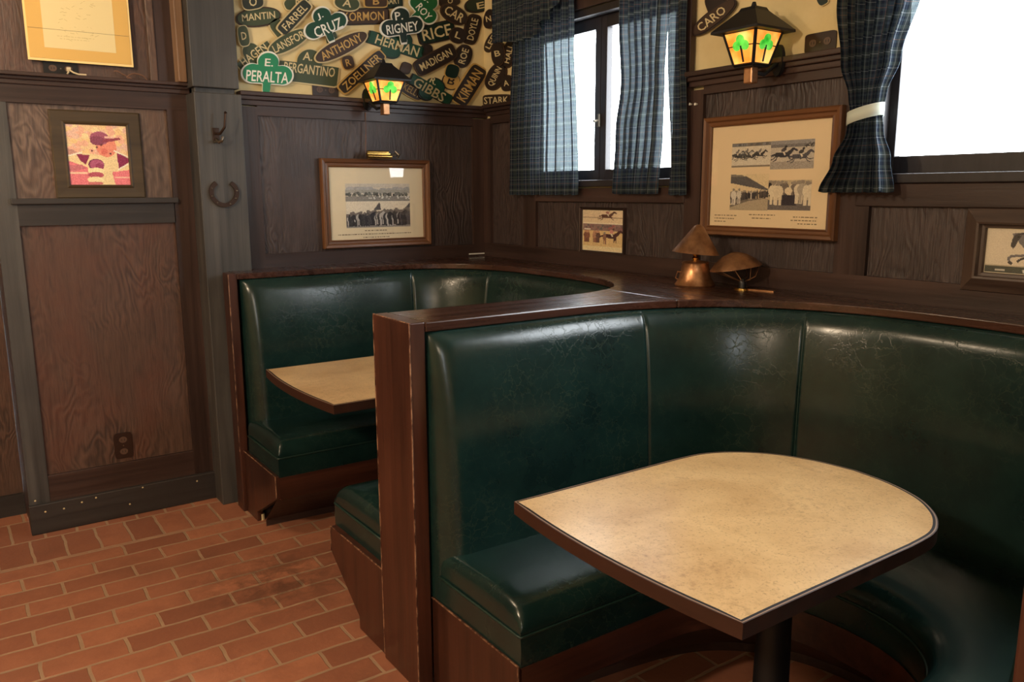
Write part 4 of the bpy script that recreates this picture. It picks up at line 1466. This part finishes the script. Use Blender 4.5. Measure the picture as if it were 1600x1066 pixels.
# ------------------------------------------------------------------ lanterns
def lantern(label, c, ztop, half, hgt, low, roof_h, over, mount):
    """square lantern, widest at the top: c = (x, y) axis, ztop = underside of roof"""
    x, y = c
    root = thing('wall_lantern', label, 'lantern', (x, y, ztop-hgt), 'shamrock lanterns on the plate rail')
    zb = ztop-hgt
    g = G()
    def sq(h, z):
        return [Vector((x-h, y-h, z)), Vector((x+h, y-h, z)), Vector((x+h, y+h, z)), Vector((x-h, y+h, z))]
    a, b = sq(half+over, ztop-.004), sq((half+over)*.36, ztop+roof_h*.86)
    tp = sq((half+over)*.30, ztop+roof_h)
    v = a+[p+Vector((0, 0, .008)) for p in a]+b+tp
    f = [(0, 3, 2, 1)]
    for k in (0, 4, 8):
        f += [(k+i, k+(i+1) % 4, k+4+(i+1) % 4, k+4+i) for i in range(4)]
    f += [(12, 13, 14, 15)]
    g.add(v, f)
    g.tube([(x, y, ztop+roof_h), (x, y, ztop+roof_h+.02)], [.012, .006], 8)
    g.out('roof', M['iron'], root)
    g = G()
    T, L = sq(half, ztop), sq(low, zb)
    bar = .006
    for i in range(4):
        g.tube([T[i], L[i]], bar, 4)
        g.tube([T[i], T[(i+1) % 4]], bar, 4)
        g.tube([L[i], L[(i+1) % 4]], bar, 4)
    g.box((x-low, y-low, zb-.008), (x+low, y+low, zb+.002))
    g.out('frame', M['iron'], root)
    for i in range(4):
        p0, p1, q1, q0 = T[i], T[(i+1) % 4], L[(i+1) % 4], L[i]
        nn = (p1-p0).cross(q0-p0).normalized()
        cen = (p0+p1+q0+q1)/4
        if nn.dot(cen-Vector((x, y, cen.z))) < 0:
            nn = -nn
        sh = lambda p: cen+(p-cen)*.97
        gp = G().prism([sh(p)-nn*.002 for p in (p0, p1, q1, q0)], nn*.003).out('lamp_pane', M['lamp_glass'], root)
        ex = (p1-p0).normalized()
        ez = ((p0+p1)/2-(q0+q1)/2).normalized()
        s = half*.46
        gg = G()
        for (dx, dz) in ((0, .62), (-.55, 0), (.55, 0)):
            gg.prism([cen+ez*hgt*.06+ex*(dx+.52*math.cos(k*math.pi/8))*s+ez*(dz+.52*math.sin(k*math.pi/8))*s+nn*.001 for k in range(16)], nn*.003)
        gg.out('shamrock', M['lamp_green'], gp)
        ge = G()
        ge.tube([cen+ez*hgt*.06+nn*.003, cen-ez*hgt*.44+ex*s*.1+nn*.003], .0035, 6)
        ge.tube([p0.lerp(q0, .45)+nn*.002, cen+ez*hgt*.06-ex*s*.8+nn*.002], .002, 5)
        ge.tube([p1.lerp(q1, .45)+nn*.002, cen+ez*hgt*.06+ex*s*.8+nn*.002], .002, 5)
        ge.out('leading', M['iron'], gp)
    st = G()
    st.box((x-.018, y-.018, zb-.062), (x+.018, y+.018, zb-.006), .004)
    st.out('candle_cup', M['copper'], root)
    g = G()
    mx_, my_ = mount
    g.tube([(x, y, zb-.02), (x+(mx_-x)*.5, y+(my_-y)*.5, zb-.03), (mx_, my_, zb+.01)], .008, 8)
    d = Vector((mx_-x, my_-y, 0)).normalized()
    s = Vector((-d.y, d.x, 0))
    e = Vector((mx_, my_, 0))
    pl_ = [e+s*(.034*math.cos(k*math.pi/8))+Vector((0, 0, zb+.02+.055*math.sin(k*math.pi/8))) for k in range(16)]
    g.prism(pl_, d*.012)
    g.out('bracket', M['iron'], root, smooth=40)
    return root


lantern('small lit lantern with amber shamrock panes in front of the plaques', (1.888, 3.825), 2.043, .075, .1, .045, .085, .026, (1.845, YW-.055))
lantern('bigger lit lantern with amber shamrock panes on the window wall', (2.435, 2.002), 2.052, .071, .112, .042, .082, .032, (XW-.05, 1.965))

# ------------------------------------------------------------------ outlets and boxes
def outlet(label, c, ex, ez, nrm, w, h, body, upright=True, plug=False):
    c, ex, ez, nrm = Vector(c), Vector(ex), Vector(ez), Vector(nrm)
    root = thing('wall_outlet', label, 'outlet', c, 'wall outlets')
    o = superell(8, 32)
    G().prism([c+ex*x*w+ez*y*h for x, y in o], nrm*.006).out('cover_plate', body, root)
    for s in (-1, 1):
        q = c+(ez if upright else ex)*s*(h if upright else w)*.23+nrm*.006
        r = min(w, h)*.22
        soc = G().prism([q+ex*r*math.cos(k*math.pi/10)+ez*r*.85*math.sin(k*math.pi/10) for k in range(20)], nrm*.0015).out('socket', M['outlet_dark'], root)
        g = G()
        for dx in (-.35, .35):
            p = q+ex*dx*r+nrm*.0015
            g.prism([p-ex*.0012-ez*r*.3, p+ex*.0012-ez*r*.3, p+ex*.0012+ez*r*.3, p-ex*.0012+ez*r*.3], nrm*.0004)
        g.out('slot', M['black'], soc)
    G().prism([c+nrm*.006+ex*.003*math.cos(k*math.pi/5)+ez*.003*math.sin(k*math.pi/5) for k in range(10)], nrm*.001).out('screw', M['steel'], root)
    return root


outlet('brown duplex outlet low on the partition panel', (.592, YP+.004, .338), (1, 0, 0), (0, 0, 1), BK, .078, .122, M['outlet'])
outlet('dark outlet box on the plaster under the mid-height plaques', tuple(sight(508, 141, 1, YW+.005)), (1, 0, 0), (0, 0, 1), BK, .135, .075, M['outlet'], False)
outlet('dark double outlet standing on the rail beside the tied curtain', tuple(sight(1283, 66, 0, XW+.006)), (0, -1, 0), (0, 0, 1), RK, .125, .066, M['outlet'], False)
oc = sight(95, 110, 1, YP-.0)
outlet('black outlet half hidden below the yellow drawing', (oc.x, YP+.003, 2.02), (1, 0, 0), (0, 0, 1), BK, .13, .07, M['black'], False)
pg = thing('power_plug', 'pale plug and twisted cord at the outlet below the yellow drawing', 'plug', (oc.x+.035, YP-.006, 2.0))
G().box((oc.x+.02, YP-.024, 2.008), (oc.x+.036, YP-.004, 2.026), .003).out('plug_body', M['cord'], pg)
G().tube([(oc.x+.026, YP-.024, 2.015), (oc.x+.024, YP-.036, 2.004), (oc.x+.018, YP-.04, 1.996)], .0035, 6).tube([(oc.x+.03, YP-.024, 2.015), (oc.x+.042, YP-.036, 2.004), (oc.x+.06, YP-.045, 1.9965), (oc.x+.09, YP-.045, 1.9965)], .0035, 6).out('cord', M['cord'], pg, smooth=40)
q0 = [sight(u, v, 1, YP-.03) for u, v in ((178, 112), (182, 111), (192, 116), (206, 127), (198, 121), (208, 115), (222, 118), (230, 126))]
for q in q0:
    q.z = max(q.z, 1.9955)
G().tube(catmull([(p.x, p.z) for p in q0], 5) and [(a, YP-.03, b) for a, b in catmull([(p.x, p.z) for p in q0], 5)], .003, 6).out('brown_cable', M['cord_brown'], smooth=40)
lc = bpy.data.objects['brown_cable']
tag(lc, 'loop of brown cord lying on the partition rail', 'cord')

# ------------------------------------------------------------------ post hardware
ck = thing('mounted_coat_hook', 'rusty double coat hook on the grey post above the horseshoe', 'hook', (1.07, 3.895, 1.74))
yk = 3.895
G().box((1.055, yk-.006, 1.725), (1.085, yk, 1.79), .002).out('hook_plate', M['rust'], ck)
G().tube([(1.07, yk-.004, 1.765), (1.078, yk-.04, 1.762), (1.092, yk-.07, 1.79), (1.098, yk-.075, 1.85)], [.006, .006, .0055, .0055], 8).lathe((1.098, yk-.075, 1.852), [(.003, -.006), (.008, 0), (.003, .007)], 10).out('long_hook', M['rust'], ck, smooth=40)
G().tube([(1.07, yk-.004, 1.74), (1.074, yk-.03, 1.725), (1.086, yk-.045, 1.735), (1.088, yk-.045, 1.75)], .0065, 8).out('short_hook', M['steel'], ck, smooth=40)
G().tube([(1.05, yk-.02, 1.728), (1.092, yk-.02, 1.728)], .005, 8).out('pin', M['steel'], ck)
pts = []
for i in range(25):
    a = math.radians(-235+290*i/24)
    pts.append(Vector((1.088+.058*math.cos(a), 3.888, 1.503+.056*math.sin(a)*(1.05 if math.sin(a) < 0 else .9))))
g = G()
vv_, ff_ = [], []
for i, p in enumerate(pts):
    rd = (p-Vector((1.088, 3.888, 1.503))).normalized()
    w = .0095
    for (d, yy) in ((-w, .006), (w, .006), (w, -.006), (-w, -.006)):
        vv_.append(p+rd*d+Vector((0, yy, 0)))
for i in range(24):
    ff_ += [(i*4+j, i*4+(j+1) % 4, (i+1)*4+(j+1) % 4, (i+1)*4+j) for j in range(4)]
ff_ += [(0, 1, 2, 3), (99, 98, 97, 96)]
hs = thing('mounted_horseshoe', 'rusty iron horseshoe nailed to the grey post', 'horseshoe', (1.088, 3.895, 1.45))
mk('shoe', vv_, ff_, M['rust'], hs)
for i in (3, 6, 9, 14, 17, 20):
    p = pts[i]
    G().lathe((p.x, 3.882, p.z), [(.0042, 0), (.0042, .002), (.002, .004)], 8, Matrix.Rotation(math.pi/2, 3, 'X')).out('nail', M['steel'], hs)

# pins of a curtain latch on the stile
cl = thing('curtain_latch', 'two tiny white pins on the dark stile right of plaid curtain', 'hook', (XW-.02, 2.37, 1.83))
for u in (1080.5, 1089):
    p = sight(u, 163, 0, XW-.02)
    G().tube([p+Vector((.002, 0, 0)), p+Vector((-.012, 0, 0))], [.004, .0055], 8).out('pin', M['white'], cl)

# white strip label on the low rail in the corner
p = sight(733, 404.5, 1, YW-.023)
p2 = sight(765, 404.5, 1, YW-.023)
lb = tag(G().box((p.x, YW-.0265, 1.148), (min(p2.x, XW-.024), YW-.0222, 1.1545)).out('label_strip', M['white'], loc=(p.x, YW-.025, 1.146)), 'thin white label strip on the rail in the corner', 'label')

# ------------------------------------------------------------------ curtains
def drape(name, parent, rows, x, pleats, amp, cloth, phase=0, nu=150, nv=46, jitter=.35, mat='tartan'):
    """rows: list of (z, y_first, y_second, amplitude factor) from top to bottom"""
    rows = sorted(rows, key=lambda r: -r[0])
    r = random.Random(int(phase*100)+5)
    ph = [r.uniform(-jitter, jitter) for _ in range(pleats+3)]
    am = [r.uniform(.6, 1.25) for _ in range(pleats+3)]
    v, f, uv = [], [], []
    zt, zb_ = rows[0][0], rows[-1][0]
    for j in range(nv+1):
        z = zt+(zb_-zt)*j/nv
        for a, b in zip(rows, rows[1:]):
            if a[0] >= z >= b[0]:
                t = (a[0]-z)/(a[0]-b[0])
                t = t*t*(3-2*t) if len(rows) > 3 else t
                y0_, y1_, af = a[1]+(b[1]-a[1])*t, a[2]+(b[2]-a[2])*t, a[3]+(b[3]-a[3])*t
                break
        for i in range(nu+1):
            s = i/nu
            k = s*pleats+ph[int(s*pleats)]*(1-abs(2*(s*pleats % 1)-1))*.6
            kk = am[int(s*pleats)]*.5+am[int(s*pleats)+1]*.5
            w = math.sin(2*math.pi*k+phase)
            dx = amp*af*kk*(w+.25*math.sin(4*math.pi*k+1.1))
            dy = .25*amp*af*math.cos(2*math.pi*k+phase)
            v.append((x+dx+.004*math.sin(9*z+5*s), y0_+(y1_-y0_)*s+dy, z+.003*math.sin(2*math.pi*k)*(j == nv)))
            uv.append((s*cloth, z))
    for j in range(nv):
        for i in range(nu):
            a = j*(nu+1)+i
            f.append((a, a+1, a+nu+2, a+nu+1))
    return mk(name, v, f, M[mat], parent, smooth='all', uvs=uv)


c1 = thing('curtain', 'navy plaid curtain covering the corner side of the casement window', 'curtain', (2.52, 3.35, 1.485), 'plaid curtains')
drape('drape', c1, [(2.46, 3.62, 3.12, .8), (2.2, 3.622, 3.105, .9), (1.9, 3.635, 3.085, 1), (1.485, 3.655, 3.065, 1.1)], 2.515, 9, .017, .95, .3)
c2 = thing('curtain', 'navy plaid curtain with a bright slit, hanging beside the larger lantern', 'curtain', (2.52, 2.6, 1.49), 'plaid curtains')
drape('drape', c2, [(2.46, 2.80, 2.508, .8), (2.22, 2.805, 2.512, .9), (1.95, 2.775, 2.525, .9), (1.75, 2.805, 2.534, 1), (1.49, 2.825, 2.55, 1.1)], 2.515, 6, .019, .5, 1.7, 110, mat='tartan_thick')
drape('drape', c2, [(2.46, 2.518, 2.415, .8), (2.22, 2.512, 2.405, .8), (1.6, 2.474, 2.385, 1), (1.485, 2.485, 2.375, 1.1)], 2.517, 2, .015, .24, .9, 60, mat='tartan_thick')
c3 = thing('curtain', 'navy plaid curtain gathered by a pale tie beside the large window', 'curtain', (2.5, 1.6, 1.5), 'plaid curtains')
drape('drape', c3, [(2.46, 1.735, 1.38, 1), (2.1, 1.712, 1.435, 1), (1.91, 1.68, 1.485, .8), (1.80, 1.645, 1.522, .5), (1.745, 1.635, 1.532, .42), (1.69, 1.645, 1.525, .6), (1.6, 1.69, 1.497, .9), (1.495, 1.738, 1.478, 1.1)], 2.495, 8, .021, .8, 2.2, 150, 60)
g = G()
ring = []
for i in range(28):
    a = 2*math.pi*i/28
    ring.append((2.495+.037*math.cos(a), 1.582+.062*math.sin(a)))
v_, f_ = [], []
for (px_, py_) in ring:
    tilt = (1.582-py_)*.22
    v_ += [(px_, py_, 1.722+tilt), (px_, py_, 1.762+tilt)]
for i in range(28):
    j = (i+1) % 28
    f_.append((i*2, j*2, j*2+1, i*2+1))
tb = mk('tieback', v_, f_, M['tie'], c3, smooth='all')
sd = tb.modifiers.new('thickness', 'SOLIDIFY')
sd.thickness = .003
tag(tb, 'pale tieback band')

vl = thing('valance', 'gathered plaid valance over the casement window, swagged in the middle', 'valance', (2.47, 3.2, 2.3), 'plaid curtains')
v, f, uv = [], [], []
nu, nv = 220, 14
def vb(y):
    K_ = [(3.72, 2.262), (3.45, 2.238), (3.34, 2.245), (3.26, 2.30), (3.12, 2.41), (3.05, 2.43), (2.93, 2.395), (2.80, 2.35), (2.73, 2.365), (2.62, 2.42), (2.42, 2.43)]
    for (a, za), (b, zb2) in zip(K_, K_[1:]):
        if a >= y >= b:
            t = (a-y)/(a-b)
            t = t*t*(3-2*t)
            return za+(zb2-za)*t
    return K_[-1][1]
for j in range(nv+1):
    for i in range(nu+1):
        s = i/nu
        y = 3.715-1.29*s
        z = 2.5+(vb(y)-2.5)*j/nv
        k = j/nv
        v.append((2.462+.016*k*math.sin(2*math.pi*20*s+.8*math.sin(11*s))+.006*math.sin(50*s), y, z))
        uv.append((s*2.1, z))
for j in range(nv):
    for i in range(nu):
        a = j*(nu+1)+i
        f.append((a, a+1, a+nu+2, a+nu+1))
mk('cloth', v, f, M['tartan'], vl, smooth='all', uvs=uv)
rd = thing('curtain_rod', 'dark rod carrying the plaid curtains over the casement window', 'rod', (2.5, 3.05, 2.48))
G().tube([(2.49, 3.74, 2.475), (2.49, 2.38, 2.475)], .011, 10).tube([(2.49, 3.70, 2.475), (XW+.01, 3.70, 2.475)], .007, 8).tube([(2.49, 2.40, 2.475), (XW+.01, 2.40, 2.475)], .007, 8).out('pole', M['iron'], rd, smooth=40)
rd = thing('curtain_rod', 'dark rod carrying the tied plaid curtain over the large window', 'rod', (2.49, .9, 2.48))
G().tube([(2.495, 1.76, 2.475), (2.495, .2, 2.475)], .011, 10).tube([(2.495, 1.74, 2.475), (XW+.01, 1.74, 2.475)], .007, 8).out('pole', M['iron'], rd, smooth=40)

# ------------------------------------------------------------------ copper lamp on the ledge
ZL = LZ+.002
cx_, cy_ = 2.385, 2.185
cp = thing('copper_lamp', 'small copper lamp with conical shade standing on the booth ledge', 'lamp', (cx_, cy_, ZL))
G().lathe((cx_, cy_, ZL), [(.075, 0), (.078, .006), (.072, .014), (.062, .030), (.055, .060), (.051, .085), (.053, .090), (.049, .094), (.012, .100)], 32).out('base', M['copper'], cp, smooth=40)
G().lathe((cx_, cy_, ZL), [(.012, .098), (.014, .108), (.009, .114), (.014, .122), (.009, .128), (.009, .138)], 16).out('neck', M['brass'], cp, smooth=50)
tl_ = Matrix.Rotation(math.radians(5), 3, Vector((.57, .82, 0)))
G().lathe((cx_, cy_, ZL+.136), [(.090, -.010), (.088, -.006), (.018, .094), (.006, .100), (.002, .098), (.016, .088), (.086, -.009)], 36, tl_).out('shade', M['copper_dull'], cp, smooth=40)
p = Vector((2.335, 2.225, ZL))
G().tube([p+Vector((.015, -.03, .052)), p+Vector((-.006, 0, .055)), p+Vector((-.012, .004, .03)), p+Vector((.01, -.02, .012))], .003, 6).out('handle', M['copper'], cp, smooth=40)

c2x, c2y = 2.452, 2.036
cq = thing('loose_lamp_shade', 'tarnished copper lamp shade with wire prongs leaning against the copper lamp', 'lamp shade', (c2x, c2y, ZL))
tl2 = Matrix.Rotation(math.radians(-9), 3, Vector((.75, .65, 0)))
cc_ = Vector((c2x+.012, c2y+.018, ZL+.078))
G().lathe(cc_, [(.098, -.004), (.096, 0), (.074, .024), (.044, .045), (.012, .056), (.003, .054), (.042, .041), (.072, .020), (.094, -.003)], 36, tl2).out('shade', M['copper_dull'], cq, smooth=50)
r_ = random.Random(3)
g = G()
for k in range(9):
    a = k*2*math.pi/9+.3
    e1 = cc_+tl2 @ Vector((.09*math.cos(a), .09*math.sin(a), -.002))
    mid = Vector((c2x-.01+.05*math.cos(a), c2y-.03+.05*math.sin(a), ZL+.045+r_.uniform(-.006, .006)))
    g.tube([e1, mid, (c2x-.016+.008*math.cos(a), c2y-.04+.008*math.sin(a), ZL+.03)], .0018, 5)
g.out('wire_prongs', M['copper_dull'], cq, smooth=40)
G().lathe((c2x-.016, c2y-.04, ZL+.006), [(.014, 0), (.015, .018), (.012, .03), (.008, .034)], 14).out('lamp_socket', M['black'], cq, smooth=40)
G().lathe((c2x-.016, c2y-.04, ZL), [(.03, 0), (.03, .005), (.014, .006)], 20).out('foot', M['brass'], cq, smooth=40)
ty = thing('copper_strip', 'thin flat copper strip lying along the ledge beneath the lamp parts', 'strip', (2.40, 2.0, ZL))
G().prism([(2.475, 1.88, ZL), (2.455, 1.87, ZL), (2.425, 2.02, ZL), (2.44, 2.03, ZL)], (0, 0, .004)).out('strip', M['copper'], ty)

# ------------------------------------------------------------------ lights and world
wd_ = bpy.data.worlds.new('daylight')
S.world = wd_
wd_.use_nodes = True
bg = wd_.node_tree.nodes['Background']
bg.inputs[0].default_value = (.90, .96, 1.0, 1)
bg.inputs[1].default_value = 16.0


def portal(name, loc, rot, sx, sy):
    l = bpy.data.lights.new(name, 'AREA')
    l.shape = 'RECTANGLE'
    l.size, l.size_y = sx, sy
    l.cycles.is_portal = True
    o = bpy.data.objects.new(name, l)
    o.location = loc
    o.rotation_euler = rot
    COL.objects.link(o)


portal('window_portal', (XW+.13, 3.027, 1.93), (0, math.radians(90), 0), .8, 1.1)
portal('window_portal', (XW+.13, .93, 1.99), (0, math.radians(90), 0), .92, 1.26)
portal('window_portal', (-1.725, -3.67, 1.95), (math.radians(90), 0, 0), .65, .9)  # portal of the added unseen window


def bulb(name, loc, power, col, r=.08):
    l = bpy.data.lights.new(name, 'POINT')
    l.energy = power
    l.color = col
    l.shadow_soft_size = r
    o = bpy.data.objects.new(name, l)
    o.location = loc
    COL.objects.link(o)


WARM = (1.0, .78, .54)
bulb('added_warm_lamp', (-1.3, 1.5, 2.45), 135, WARM, .12)  # unseen lamp added as the main warm light from the left
bulb('added_warm_lamp', (-1.25, -1.1, 1.97), 46, WARM, .12)  # unseen lamp added for a warm reflection on the curved backrest
bulb('added_warm_lamp', (-.3, 2.8, 2.6), 34, WARM, .1)  # unseen lamp added for more warm light from the room

vs_ = S.view_settings
vs_.view_transform = 'Standard'
vs_.look = 'None'
vs_.gamma = 1
vs_.use_curve_mapping = False
vs_.exposure = 0.2
